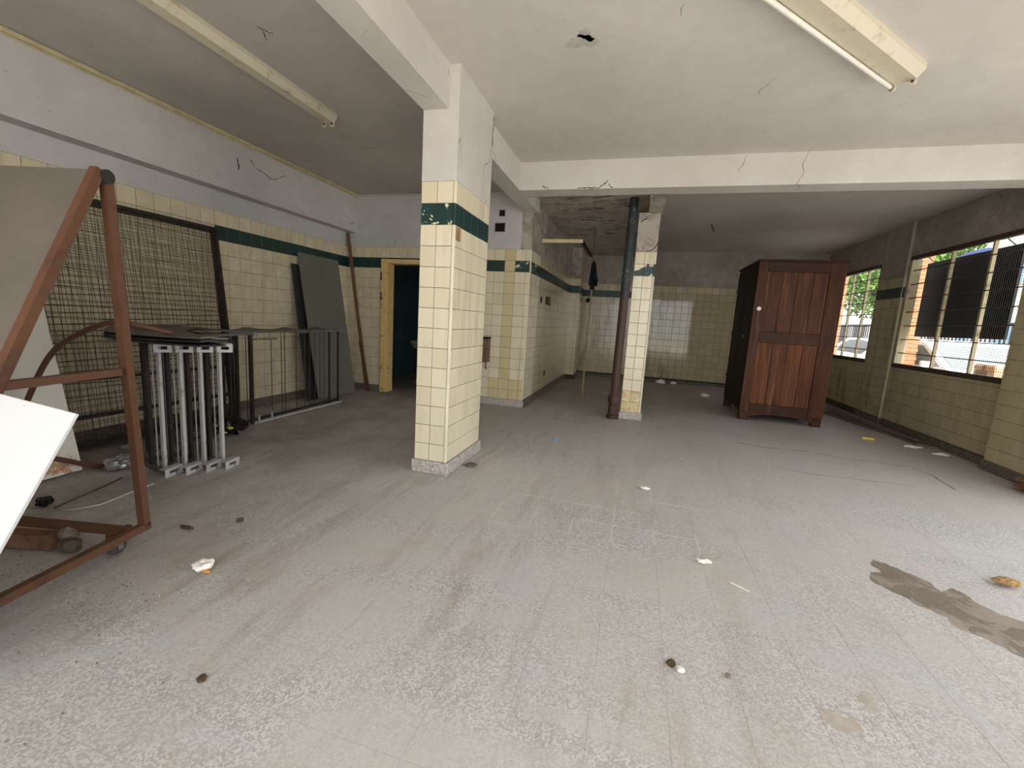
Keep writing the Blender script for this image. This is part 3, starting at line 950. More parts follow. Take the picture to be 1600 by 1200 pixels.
# ------------------------------------------------------------------ iron pipe beside the slim column
p = thing('drain_pipe', 'dark iron drain pipe, green above and red-brown below, beside slim column', 'pipe')
px_, py_ = -0.212, 5.985
MB().tube([(px_, py_, 0.30), (px_ + .02, py_, 2.86)], 0.058, 14).build('pipe_shaft', 'pipe', p, True)
MB().lathe((px_, py_, 0), [(0.085, 0), (0.085, 0.05), (0.066, 0.055), (0.066, 0.22), (0.082, 0.225), (0.082, 0.30), (0.066, 0.32), (0.058, 0.34)], 16).build('pipe_socket', 'pipe', p, True)
MB().obox((px_, py_ - .066, .14), V((1, 0, 0)), V((0, 1, 0)), V((0, 0, 1)), .034, .012, .055, .006).build('access_cover', 'pipe', p)

# ------------------------------------------------------------------ ceiling lamps
def lamp(label, end, d, length, w, tubes):
    d = V(d).normalized()
    n = V((d.y, -d.x, 0))
    e = V(end)
    s = e - d * length
    t = thing('fluorescent_lamp', label, 'lamp')
    up_ = V((0, 0, 1))
    h0, h1 = ZC - 0.075, ZC - 0.001
    sec = [(-w / 2, h1), (-w / 2, h1 - .03), (-w * .30, h0), (w * .30, h0), (w / 2, h1 - .03), (w / 2, h1)]
    poly = [V((s.x, s.y, 0)) + n * a + up_ * z for a, z in sec]
    MB().prism(poly, d * length).build('housing', 'lamp_body', t)
    for i, q in enumerate((-w * .34, w * .22)):
        for f in (0.012, length - 0.012):
            c = V((s.x, s.y, h0 - 0.016)) + n * q + d * f
            hd = MB().lathe(c - d * .008, [(0.019, 0), (0.019, 0.016)], 12, d).obox(c + up_ * .02, n, d, up_, 0.012, .008, .02).build('lamp_holder', 'lamp_body', t)
            MB().lathe(c - d * .0095, [(0.008, 0), (0.008, 0.019)], 8, d).build('contact', 'brass_dark', hd)
        if i in tubes:
            a, b = V((s.x, s.y, h0 - .018)) + n * q + d * .025, V((s.x, s.y, h0 - .018)) + n * q + d * (length - .022)
            tb = MB().tube([a, b], 0.014, 12).build('tube', 'lamp_tube', t, True)
            for q0, q1 in ((a, a + d * .025), (b - d * .025, b)):
                MB().tube([q0, q1], 0.0148, 12).build('end_cap', 'grey_steel', tb, True)
    return t
lamp('cream ceiling lamp fixture without tubes above the left bay', (-2.845, 3.60, 0), (0.0, 1, 0), 1.9, 0.15, ())
lamp('cream ceiling lamp fixture set askew with one white tube', (1.50, 3.60, 0), (0.70, 0.714, 0), 1.75, 0.19, (0,))

# ------------------------------------------------------------------ big wooden wardrobe
def wardrobe():
    w = thing('wardrobe', 'tall dark red-brown wooden wardrobe standing on feet near the windows', 'wardrobe')
    x0, x1, y0, y1, zb, zt = 1.55, 2.61, 6.95, 8.2, 0.125, 2.285
    MB().box((x0 + .02, y0 + .02, zb), (x1 - .01, y1, zt - .02)).build('carcass', 'wood_dark', w)
    MB().box((x0 - .012, y0 - .012, zt - .03), (x1 + .012, y1 + .012, zt), .004).build('top_board', 'wood_rail', w)
    # side facing the camera: stiles, rails and vertical boards
    MB().box((x0, y0, zb), (x0 + .115, y0 + .03, zt - .03), .003).build('stile', 'wood', w)
    MB().box((x1 - .19, y0, zb), (x1, y0 + .03, zt - .03), .003).build('stile', 'wood', w)
    for z0, z1 in ((zt - .165, zt - .03), (1.135, 1.29), (zb, zb + .125)):
        MB().box((x0 + .116, y0 + .002, z0), (x1 - .191, y0 + .028, z1), .003).build('rail', 'wood_rail', w)
    ins = (x0 + .116, x1 - .191)
    for zlo, zhi, mt in ((1.292, zt - .167, 'wood'), (zb + .127, 1.133, 'wood_low')):
        cuts = [ins[0], ins[0] + .20, ins[0] + .385, ins[0] + .575, ins[1]]
        for a, b in zip(cuts[:-1], cuts[1:]):
            MB().box((a + .0015, y0 + .012, zlo), (b - .0015, y0 + .026, zhi), .003).build('board', mt, w)
    # doors on the long side, coloured darker for the shade there
    ym = (y0 + y1) / 2
    for a, b in ((y0 + .035, ym), (ym, y1)):
        d = MB().box((x0, a + .003, zb + .02), (x0 + .022, b - .003, zt - .05), .003).build('door', 'wood_dark', w)
        MB().box((x0 - .006, a + .09, zb + .14), (x0 + .002, b - .09, 1.12), .002).build('door_panel', 'wood_dark', d)
        MB().box((x0 - .006, a + .09, 1.25), (x0 + .002, b - .09, zt - .17), .002).build('door_panel', 'wood_dark', d)
        for z in (0.5, 1.2, 1.9):
            MB().tube([(x0 - .006, b - .004, z), (x0 - .006, b - .004, z + .07)], .007, 8).build('hinge', 'brass_dark', d)
    ring = [(x0 - .012, 7.30 + .022 * math.cos(q * PI / 6), 1.21 + .022 * math.sin(q * PI / 6)) for q in range(13)]
    MB().tube(ring, .004, 6, False).build('ring_handle', 'alloy', w, True)
    MB().lathe((x0 + .07, y0 + .001, 1.605), [(0.001, 0), (0.028, 0.0), (0.028, 0.004), (0.02, 0.007), (0.001, 0.008)], 18, V((0, -1, 0))).build('enamel_badge', 'label_white', w)
    # feet and scalloped apron
    for fx in (x0 + .005, x1 - .125):
        for fy in (y0 + .005, y1 - .11):
            MB().box((fx, fy, 0), (fx + .12, fy + .10, zb), .006).build('foot', 'wood_rail', w)
    n = 14
    poly = [(x0 + .125, y0 + .01, zb)]
    for k in range(n + 1):
        f = k / n
        xx = x0 + .125 + f * (x1 - x0 - .25)
        zz = zb - 0.02 - 0.055 * (abs(2 * f - 1) ** 3)
        poly.append((xx, y0 + .01, zz))
    poly.append((x1 - .125, y0 + .01, zb))
    MB().prism(poly, (0, .025, 0)).build('apron', 'wood_rail', w)
wardrobe()

# ------------------------------------------------------------------ rack of square tube in the left foreground
C0, U, Wv = V((-2.31, 1.512, 0)), V((-.9785, -.206, 0)), V((.206, -.9785, 0))
def rk(u, v, z):
    return C0 + U * u + Wv * v + V((0, 0, z))
def rack():
    r = thing('sheet_rack', 'red-brown steel A-frame sheet rack on castors in the left foreground', 'rack')
    s = 0.036
    zb, za = 0.10, 1.765
    L = 1.5
    va, vb = 0.095, 0.934
    for k, u in enumerate((0, L)):
        MB().bar(rk(u, 0, zb), rk(u, va - .025, za), s, s, U).build('upright', 'red_oxide', r)
        MB().bar(rk(u, vb, zb), rk(u, va + .01, za + .015), s, s, U).build('sloping_leg', 'red_oxide', r)
        MB().bar(rk(u, -.02, zb), rk(u, vb, zb), s, s, U).build('base_bar', 'red_oxide', r)
        MB().bar(rk(u, .075, .90), rk(u, .522, .90), s * .9, s, U).build('crossbar', 'red_oxide', r)
    for v in (.06, vb - .03):
        MB().bar(rk(.02, v, zb), rk(L - .02, v, zb), s, s).build('long_bar', 'red_oxide', r)
    MB().bar(rk(0.02, va - .05, za - .02), rk(L - .02, va - .05, za - .02), s, s).build('top_bar', 'black_steel', r)
    MB().tube([rk(-.028, va - .012, za - .008), rk(.03, va - .012, za - .008)], .03, 12).build('end_plug', 'black_rubber', r)
    MB().bar(rk(.06, .02, zb - .002), rk(.06, .13, zb - .002), .03, .03).build('gusset', 'red_oxide', r)
    for u in (.055, L - .06):
        for v in (.10, vb - .1):
            c = rk(u, v, 0.045)
            cs = MB().obox(c + V((0, 0, .03)), U, Wv, V((0, 0, 1)), .026, .006, .012).obox(c + U * .024 + V((0, 0, .012)), U, Wv, V((0, 0, 1)), .002, .012, .03).obox(
                c - U * .024 + V((0, 0, .012)), U, Wv, V((0, 0, 1)), .002, .012, .03).build('castor_fork', 'alloy', r)
            MB().lathe(c - U * .018, [(0.03, 0), (0.044, 0.006), (0.044, 0.03), (0.03, 0.036)], 18, U).build('castor_wheel', 'wheel', cs, True)
rack()
SD = (rk(0, .934, .10) - rk(0, .105, 1.78)).normalized()      # down the sloping side
SN = U.cross(SD).normalized()
if SN.dot(Wv) < 0:
    SN = -SN
def sheet(name, label, cat, tl_, du, dv, w, h, t, mat, **kw):
    o = MB().obox(tl_ + du * w / 2 + dv * h / 2 + du.cross(dv).normalized() * 0, du, dv, du.cross(dv).normalized(), w / 2, h / 2, t / 2, min(.002, t * .3)).build(name, mat)
    return tag(o, label, cat, **kw)
sheet('board', 'big grey-brown board laid against the sloping side of the steel rack', 'board', rk(-.012, .105, 1.795) - SN * .026, U, SD, 1.45, 1.72, .012, 'panel_grey')
cr = V(rk(-.416, .619, .845)); e1 = V(rk(-.094, .596, .891)); e2 = V(rk(-.322, .806, .469))
ta = (e1 - cr).normalized(); tb_ = (e2 - cr); tb_ = (tb_ - ta * tb_.dot(ta)).normalized()
sheet('board', 'glossy white board tilted against the steel rack at the left edge', 'board', cr + SN * .012, ta, tb_, 1.15, .80, .014, 'white_board')

# ------------------------------------------------------------------ things leaning on the left wall
def mesh_screen(label, y0, y1, xb, xt, ztop, dy, ph):
    r = thing('wire_screen', label, 'screen', group='wire mesh screens against the left wall')
    def q(y, f, o=0):
        return V((xb + (xt - xb) * f + o, y, ztop * f))
    s = .036
    f0 = .012
    MB().bar(q(y0, f0), q(y0, 1), s, .03, (0, 1, 0)).build('frame_side', 'black_steel', r)
    MB().bar(q(y1, f0), q(y1, 1), s, .03, (0, 1, 0)).build('frame_side', 'black_steel', r)
    MB().bar(q(y0, 1), q(y1, 1), s, .03).build('frame_top', 'black_steel', r)
    MB().bar(q(y0, f0 + .008), q(y1, f0 + .008), s, .03).build('frame_bottom', 'black_steel', r)
    for f in (.285, .135):
        MB().bar(q(y0, f), q(y1, f), .03, .02).build('frame_rail', 'black_steel', r)
    g = MB()
    n = int((y1 - y0) / .047)
    for k in range(1, n):
        y = y0 + (y1 - y0) * k / n + ph
        w = [q(y + .012 * math.sin(k * 1.7 + j * 2.1), f0 + (1 - f0) * j / 6, .006) for j in range(7)]
        g.tube(w, .0020, 4, False)
    m = int(ztop / .047)
    for k in range(1, m):
        f = f0 + (1 - f0) * (k + ph * 8) / m
        w = [q(y0 + (y1 - y0) * j / 6, f + .004 * math.sin(k * 2.3 + j * 1.9), .010) for j in range(7)]
        g.tube(w, .0020, 4, False)
    o = g.build('wire_netting', 'wire', r)
    o['kind'] = 'stuff'
mesh_screen('wire mesh screen in a black steel frame, nearer one of the leaning pair', 2.05, 3.705, -4.13, -4.355, 2.0, 0, 0)
mesh_screen('wire mesh screen in a black steel frame, behind the nearer one', 1.98, 3.70, -4.185, -4.385, 1.975, 0, .014)

sheet('board', 'off-white sheet with rust marks along its foot, leaning on the wire screens', 'board', V((-4.115, 2.045, 1.90)), V((0.03, -1, 0)).normalized(), (V((-3.70, 2.045, 0.004)) - V((-4.115, 2.045, 1.90))).normalized(),
      1.05, 1.935, .018, 'white_rust')
sheet('board', 'grey fibreboard panel leaning on the left wall near the corner', 'board', V((-4.375, 4.895, 1.955)), V((0, 1, 0)), (V((-4.07, 4.91, 0.006)) - V((-4.375, 4.895, 1.955))).normalized(), .80, 1.97, .02, 'grey_board')
sheet('board', 'dark narrow board behind the grey fibreboard panel', 'board', V((-4.385, 4.79, 1.80)), V((0, 1, 0)), (V((-4.16, 4.80, 0.006)) - V((-4.385, 4.79, 1.80))).normalized(), .26, 1.81, .012, 'black_rubber')

o = MB().bar((-4.372, 5.93, 2.40), (-4.01, 5.93, .012), .045, .03, (0, 1, 0)).build('pole', 'pole_wood')
tag(o, 'long brown wooden pole leaning in the corner beside the doorway', 'pole')
o = MB().bar((-4.12, 5.90, .78), (-3.965, 5.90, .012), .04, .028, (0, 1, 0)).build('pole', 'red_oxide')
tag(o, 'short reddish batten leaning against the long corner pole', 'pole')

# ------------------------------------------------------------------ curved metal frames on the floor
def arc(c, r, a0, a1, n, z):
    return [V((c[0] + r * math.cos(a0 + (a1 - a0) * k / n), c[1] + r * math.sin(a0 + (a1 - a0) * k / n), z)) for k in range(n + 1)]
def ribbon(pts, w, h):
    m = MB()
    P = []
    for i, p in enumerate(pts):
        d = (pts[min(i + 1, len(pts) - 1)] - pts[max(i - 1, 0)])
        n = V((d.y, -d.x, 0)).normalized()
        P += [p + n * w / 2, p - n * w / 2, p - n * w / 2 + V((0, 0, h)), p + n * w / 2 + V((0, 0, h))]
    F = []
    for i in range(len(pts) - 1):
        for k in range(4):
            F.append((i * 4 + k, i * 4 + (k + 1) % 4, i * 4 + 4 + (k + 1) % 4, i * 4 + 4 + k))
    e = (len(pts) - 1) * 4
    F += [(0, 1, 2, 3), (e + 3, e + 2, e + 1, e)]
    return m.add(P, F)
def bracket(c, d, w, h):
    """slotted channel end"""
    n = V((d.y, -d.x, 0)).normalized()
    up_ = V((0, 0, 1))
    m = MB()
    m.obox(c + up_ * (h * .16), d, n, up_, w / 2, .003, h * .16)
    m.obox(c + up_ * (h * .84), d, n, up_, w / 2, .003, h * .16)
    m.obox(c + up_ * (h * .5) - d * (w * .38), d, n, up_, w * .12, .003, h * .18)
    m.obox(c + up_ * (h * .5) + d * (w * .38), d, n, up_, w * .12, .003, h * .18)
    m.obox(c + up_ * (h * .02) - n * .022, d, n, up_, w / 2, .022, h * .02)
    m.obox(c + up_ * (h * .98) - n * .022, d, n, up_, w / 2, .022, h * .02)
    return m
POS = ['nearest of the four', 'second of the four', 'third of the four', 'farthest of the four']
for i in range(4):
    f = thing('curved_frame', 'grey metal curved frame with slotted brackets on the floor, ' + POS[i], 'metal frame', group='curved metal frames standing on the floor')
    cx, cy = -3.10 + .07 * i, 3.085 + .096 * i
    R_ = .84
    zt = .955
    a0, a1 = -PI / 2, -PI * 1.06
    d = V((-.22, .975, 0)).normalized()
    bc = V((cx, cy - R_, 0))
    ribbon(arc((cx, cy), R_, a0, a1, 16, .004), .05, .02).build('bottom_rail', 'grey_steel', f)
    ribbon(arc((cx, cy), R_, a0, a1, 16, zt - .02), .05, .02).build('top_rail', 'grey_steel', f)
    bracket(bc + V((0, 0, .0)), d, .15, .06).build('bracket', 'aluminium', f)
    bracket(bc + V((0.0, -.03, zt - .07)), V((.577, .814, 0)).normalized(), .098, .062).build('bracket', 'aluminium', f)
    for k, (ang, mt, ww) in enumerate(((-PI / 2 - .17, 'aluminium', .026), (-PI / 2 - .34, 'black_steel', .03), (-PI / 2 - .78, 'black_steel', .03), (-PI * 1.05, 'black_steel', .03))):
        pp = V((cx + R_ * math.cos(ang), cy + R_ * math.sin(ang), 0))
        if k == 0:
            pp = V((cx - .135, cy - R_ + .035, 0))
        MB().bar(pp + V((0, 0, .02)), pp + V((0, 0, zt - .015)), ww, ww * .8).build('upright', mt, f)
    for ang in (-PI / 2 - .24, -PI / 2 - .52):
        pp = V((cx + (R_ - .01) * math.cos(ang), cy + (R_ - .01) * math.sin(ang), 0))
        MB().tube([pp + V((0, 0, .02)), pp + V((0, 0, zt - .015))], .0045, 6).build('rod', 'aluminium', f)
# dark flexible strips laid over the frames
for k, lb in enumerate(('lowest of the dark curved strips lying over the metal frames', 'middle one of the dark curved strips lying over the metal frames', 'topmost dark curved strip, grey-brown above, lying over the metal frames')):
    zt = .957 + .019 * k
    outer = [(-4.08, 2.86), (-3.98, 2.56), (-3.80, 2.32), (-3.56, 2.15), (-3.25, 2.06), (-2.95, 2.07), (-2.66, 2.13)]
    inner = [(-2.64, 2.30), (-2.92, 2.36), (-3.18, 2.46), (-3.40, 2.60), (-3.58, 2.76), (-3.72, 2.92), (-3.80, 3.05)]
    P = [(x - .012 * k, y + .012 * k) for x, y in outer] + [(x + .01 * k, y) for x, y in inner]
    n = len(outer)
    m = MB()
    Pv = []
    for j in range(n):
        a, b = P[j], P[2 * n - 1 - j]
        for t_ in range(4):
            ff = t_ / 3
            zz = zt + .010 * math.sin(j * 1.1 + k) * (1 if k else 0) * .5 + .004 * k
            Pv.append((a[0] + (b[0] - a[0]) * ff, a[1] + (b[1] - a[1]) * ff, zz + (.006 * math.sin(t_ * 2 + j) if k else 0)))
    nn = len(Pv)
    th = .012
    Pv += [(x, y, z + th) for x, y, z in Pv]
    F = []
    for j in range(n - 1):
        for t_ in range(3):
            q = j * 4 + t_
            F += [(q, q + 1, q + 5, q + 4), (nn + q, nn + q + 4, nn + q + 5, nn + q + 1)]
        F += [(j * 4, j * 4 + 4, nn + j * 4 + 4, nn + j * 4), (j * 4 + 3, nn + j * 4 + 3, nn + j * 4 + 7, j * 4 + 7)]
    for e in (0, (n - 1) * 4):
        F += [(e + t_, nn + e + t_, nn + e + t_ + 1, e + t_ + 1) for t_ in range(3)]
    tag(m.add(Pv, F).build('rubber_strip', 'grey_sheet' if k == 2 else 'black_rubber'), lb, 'strip', 'dark strips lying over the metal frames')
# straight frame along the wall
f = thing('metal_frame', 'long low metal frame with thin rods standing before the grey fibreboard panel', 'metal frame')
x, ya, yb, zt = -3.78, 3.30, 4.98, .955
MB().box((x - .03, ya, .004), (x + .025, yb, .022)).build('bottom_rail', 'aluminium', f)
MB().box((x - .05, ya, .022), (x - .025, yb, .05)).build('bottom_lip', 'black_steel', f)
MB().box((x - .03, ya, zt), (x + .025, yb + .05, zt + .022)).build('top_rail', 'grey_steel', f)
for y in (3.52, 3.60, 3.84, 3.98, 4.03, 4.20, 4.34, 4.42, 4.51, 4.60, 4.68):
    MB().tube([(x - .012, y, .02), (x - .012, y, zt)], .0045, 6).build('rod', 'wire', f)
for y, w in ((3.32, .02), (3.36, .014), (4.76, .018), (4.93, .02)):
    MB().bar((x, y, .02), (x, y, zt), w, w).build('upright', 'black_steel', f)
for z0, z1 in ((.02, .085), (.89, zt)):
    MB().bar((x + .01, 3.642, z0), (x + .01, 3.642, z1), .014).build('stub', 'aluminium', f)
    MB().bar((x + .01, 3.812, z0), (x + .01, 3.812, z1), .014).build('stub', 'aluminium', f)
MB().box((x, 3.58, .885), (x + .02, 3.90, .893)).build('stub_rail', 'black_steel', f)
m = MB()
P, F = [], []
ny = 26
for j in range(ny + 1):
    ff = j / ny
    y = 3.05 + ff * 1.85
    sag = -.035 * math.exp(-((ff - .62) / .1) ** 2)
    for k, (dx, dz) in enumerate(((.06, 0), (.06, .010), (-.14, .012 + .012 * math.sin(j * .9)), (-.14, .002))):
        P.append((x + dx, y, zt + .024 + dz + (sag if k < 2 else 0) + .004 * math.sin(j * 1.7)))
for j in range(ny):
    for k in range(4):
        F.append((j * 4 + k, j * 4 + (k + 1) % 4, j * 4 + 4 + (k + 1) % 4, j * 4 + 4 + k))
F += [(0, 1, 2, 3), (ny * 4 + 3, ny * 4 + 2, ny * 4 + 1, ny * 4)]
tag(m.add(P, F).build('rubber_strip', 'grey_sheet'), 'sagging grey-brown strip lying along the long low frame', 'strip')

# hose, bags and bits on the left
hp = [(-4.02, 2.02, .02), (-4.06, 1.98, .25), (-4.05, 1.98, .48), (-3.93, 1.99, .70), (-3.72, 2.0, .90), (-3.45, 2.01, 1.03), (-3.2, 2.04, 1.055), (-2.98, 2.12, 1.035), (-2.80, 2.22, 1.03)]
def spline(pts, n=6):
    pts = [V(p) for p in pts]
    out = []
    for i in range(len(pts) - 1):
        p0, p1, p2, p3 = pts[max(i - 1, 0)], pts[i], pts[i + 1], pts[min(i + 2, len(pts) - 1)]
        for k in range(n):
            t_ = k / n
            out.append(.5 * ((2 * p1) + (p2 - p0) * t_ + (2 * p0 - 5 * p1 + 4 * p2 - p3) * t_ ** 2 + (3 * p1 - p0 - 3 * p2 + p3) * t_ ** 3))
    return out + [pts[-1]]
hp = [(-3.30, 1.93, .016), (-3.42, 1.98, .016), (-3.60, 2.03, .016)]
hp = [(-3.70, 1.70, .10), (-3.73, 1.74, .34), (-3.68, 1.79, .57), (-3.45, 1.80, .865), (-3.20, 1.81, 1.01), (-3.02, 1.88, 1.09), (-2.90, 1.98, 1.07), (-2.86, 2.10, 1.035)]
hp = [(-3.66, 1.66, .017)] + hp
tag(MB().tube(spline(hp), .016, 10).build('hose', 'hose', None, True), 'brown rubber hose arching from the floor over the curved frames', 'hose')
tag(MB().tube(spline([(-3.66, 1.60, .26), (-3.60, 1.84, .17), (-3.62, 2.02, .07), (-3.63, 2.12, .022), (-3.58, 2.24, .017), (-3.50, 2.42, .017), (-3.44, 2.58, .017)]), .016, 10).build('hose', 'hose', None, True), 'loose end of brown hose lying on the floor by the rusty white sheet', 'hose')

def crumple(name, c, r, mat, sz=(1, 1, .5), seed=0, n=3, amp=.35, parent=None):
    rr = random.Random(seed)
    bm = bmesh.new()
    bmesh.ops.create_icosphere(bm, subdivisions=n, radius=1)
    ks = [(V((rr.uniform(-1, 1), rr.uniform(-1, 1), rr.uniform(-1, 1))) * rr.uniform(2, 7), rr.uniform(0, 6)) for _ in range(7)]
    for v in bm.verts:
        f = 1 + amp * sum(abs(math.sin(v.co.dot(k) + p_)) - .6 for k, p_ in ks) / 3.0
        v.co = V((v.co.x * f * sz[0], v.co.y * f * sz[1], v.co.z * f * sz[2])) * r
    zmin = min(v.co.z for v in bm.verts)
    for v in bm.verts:
        v.co += V((c[0], c[1], c[2] - zmin))
    me = bpy.data.meshes.new(name)
    bm.to_mesh(me)
    bm.free()
    me.materials.append(M[mat])
    o = bpy.data.objects.new(name, me)
    COL.objects.link(o)
    o.parent = parent
    return o
b = thing('plastic_bag', 'crumpled black plastic bag with yellow and white print beside the frames', 'bag')
crumple('bag_film', (-3.60, 3.17, .001), .10, 'black_plastic', (1.25, 1.0, .75), 3, 3, .5, b)
crumple('yellow_print', (-3.535, 3.085, .085), .032, 'bag_yellow', (1.1, .5, .5), 4, 2, .3, b)
crumple('white_print', (-3.585, 3.07, .045), .022, 'bag_white', (1.3, .5, .4), 5, 2, .3, b)
crumple('white_print', (-3.69, 3.07, .10), .02, 'bag_white', (1.6, .5, .3), 6, 2, .3, b)
tag(crumple('plastic_wrapper', (-3.53, 2.20, .001), .085, 'clear_film', (.7, 1.3, .55), 8, 3, .6), 'silvery crumpled plastic wrapper on the floor behind the rack upright', 'wrapper')
tag(crumple('plastic_wrapper', (-3.24, 1.60, .001), .034, 'black_plastic', (1, 1.1, .8), 9, 3, .5), 'small black crumpled wrapper on the floor behind the white board', 'wrapper')
tag(crumple('plastic_wrapper', (-3.72, 3.02, .001), .05, 'bag_white', (1.6, .7, .12), 10, 2, .4), 'flat white wrapper under the black plastic bag', 'wrapper')
tag(crumple('plastic_wrapper', (-3.93, 2.47, .001), .035, 'clear_film', (1.2, 1, .7), 12, 2, .4), 'tiny pale wrapper on the floor below the wire screens', 'wrapper')
tag(MB().tube(spline([(-3.07, 1.595, .006), (-2.99, 1.72, .008), (-3.02, 1.9, .007), (-3.046, 2.066, .006)]), .005, 6).build('rod', 'aluminium'), 'thin pale metal rod lying on the floor inside the rack', 'rod')
tag(MB().tube(spline([(-3.16, 1.60, .006), (-3.2, 1.75, .012), (-3.26, 1.9, .007), (-3.33, 2.06, .006)]), .004, 6).build('twig', 'leaf_dry'), 'thin dark bent twig lying beside the metal rod', 'twig')
# rusty square tube with a splintered end, on the floor under the rack
t = thing('steel_tube', 'rusty square tube with splintered wood in its end under the rack', 'tube')
MB().bar((-3.15, 1.20, .042), (-2.64, 1.335, .042), .065, .07, (0, 0, 1)).build('tube_body', 'rusty_tube', t)
crumple('wood_chunk', (-2.60, 1.36, .045), .045, 'plank', (1.1, .8, .7), 21, 2, .4, t)
crumple('wood_chunk', (-2.56, 1.34, .002), .05, 'plank', (1.2, .8, .6), 22, 2, .4, t)

# ------------------------------------------------------------------ passage: shelf, broomstick, boxes
c = thing('batten_frame', 'cream batten frame projecting from the passage wall below the peeling ceiling', 'batten')
MB().box((XBLK + .005, 6.62, 2.415), (-.885, 6.645, 2.465)).build('front_edge', 'cream_wood', c)
MB().box((-.925, 6.645, 2.418), (-.885, 8.0, 2.462)).build('side_batten', 'wood_dark', c)
t = tag(MB().tube([(-.83, 7.69, .012), (-.815, 7.72, 2.40)], [.017, .016], 10).build('broomstick', 'pale_wood', None, True), 'upright pale broomstick propped under the cream batten frame', 'stick')
t = thing('rag', 'black rag hung from the top of the broomstick', 'cloth')
for k in range(7):
    a = k / 7 * 2 * PI
    px0 = V((-.815 + .02 * math.cos(a), 7.70 + .02 * math.sin(a), 2.27))
    px1 = px0 + V((.05 * math.cos(a) + .02, .05 * math.sin(a), -.30 - .07 * (k % 3)))
    MB().obox((px0 + px1) / 2, V((math.sin(a), -math.cos(a), 0)), (px1 - px0).normalized(), V((math.cos(a), math.sin(a), .1)).normalized(), .032, (px1 - px0).length / 2, .006, .003).build('rag_fold', 'cloth_black', t)
MB().lathe((-.815, 7.70, 2.24), [(.012, .07), (.03, .05), (.034, 0)], 10).build('rag_knot', 'cloth_black', t)
tag(MB().tube(spline([(-.815, 7.70, 2.29), (-.86, 7.69, 2.40), (-.84, 7.69, 2.52), (-.845, 7.69, 2.86)]), .004, 5).build('wire_tie', 'wire'), 'thin dark wire tying the broomstick up to the peeling ceiling', 'wire')

b = thing('wall_box', 'rusty metal box fixed on the tiled wall behind the large column', 'box')
MB().box((-2.17, YD - .135, .62), (-2.015, YD - T, .955), .008).build('box_body', 'rust_iron', b)
MB().box((-2.18, YD - .145, .955), (-2.005, YD - T, .98), .004).build('lid', 'void', b)
MB().tube([(-2.05, YD - .07, .62), (-2.05, YD - .07, .53), (-2.03, YD - .07, .52)], .012, 8).build('outlet', 'rust_iron', b)
for (cx_, cz_, w_, h_) in ((-1.943, 2.69, .085, .085), (-1.965, 2.50, .15, .12)):
    b = thing('junction_hole', 'small open black box hole in the plaster above' if h_ < .1 else 'larger open black box hole in the plaster, lower of the two', 'wall box')
    fr_ = MB()
    for sx in (-1, 1):
        fr_.box((cx_ + sx * w_ / 2, YD - .006, cz_ - h_ / 2), (cx_ + sx * (w_ / 2 - .008), YD + .0, cz_ + h_ / 2))
    fr_.box((cx_ - w_ / 2, YD - .006, cz_ + h_ / 2), (cx_ + w_ / 2, YD, cz_ + h_ / 2 - .008))
    fr_.box((cx_ - w_ / 2, YD - .006, cz_ - h_ / 2), (cx_ + w_ / 2, YD, cz_ - h_ / 2 + .008))
    fr_.build('rim', 'rust_iron', b)
    MB().box((cx_ - w_ / 2 + .006, YD - .003, cz_ - h_ / 2 + .006), (cx_ + w_ / 2 - .006, YD - .001, cz_ + h_ / 2 - .006)).build('recess_shade', 'void', b)  # flat black plate paints the shade inside the hole
tag(crumple('socket_remains', (XBLK + T + .004, 6.80, 1.52), .055, 'void', (.2, .75, 1.1), 31, 2, .5), 'broken black socket on the passage wall nearest the corner', 'socket')
o = thing('switch_plate', 'brown square plate on the passage wall behind the broken socket', 'switch')
MB().box((XBLK + T, 7.15, 1.52), (XBLK + T + .012, 7.52, 1.66), .003).build('plate', 'rust_iron', o)
MB().box((XBLK + T + .012, 7.17, 1.53), (XBLK + T + .016, 7.22, 1.65), .002).build('plate_edge', 'void', o)
tag(crumple('socket_remains', (XBLK + T + .004, 7.45, .30), .05, 'void', (.2, .8, 1), 33, 2, .5), 'broken black socket low on the passage wall', 'socket')
tag(MB().lathe((-1.20, YB - T, 1.81), [(.055, 0), (.05, .01), (.03, .012)], 12, V((0, -1, 0))).build('pipe_hole', 'void'), 'round black pipe hole in the far passage wall', 'hole')  # raised black disc stands for the dark inside of the hole
# sink in the dark room
s = thing('wash_basin', 'dim wash basin with a tap in the dark room through the doorway', 'basin')
MB().lathe((-3.70, 7.15, .60), [(.05, 0), (.17, .05), (.22, .14), (.22, .17), (.19, .17), (.14, .09), (.03, .06)], 18).build('bowl', 'porcelain', s, True)
MB().lathe((-3.70, 7.15, 0), [(.11, 0), (.08, .1), (.07, .5), (.09, .62)], 14).build('pedestal', 'porcelain', s, True)
MB().tube(spline([(-3.70, 7.33, .76), (-3.70, 7.33, .90), (-3.70, 7.26, .93), (-3.70, 7.20, .88)]), .016, 8).build('tap', 'void', s, True)
MB().box((-3.78, 7.31, .80), (-3.62, 7.35, .84), .006).build('tap_handle', 'void', s)

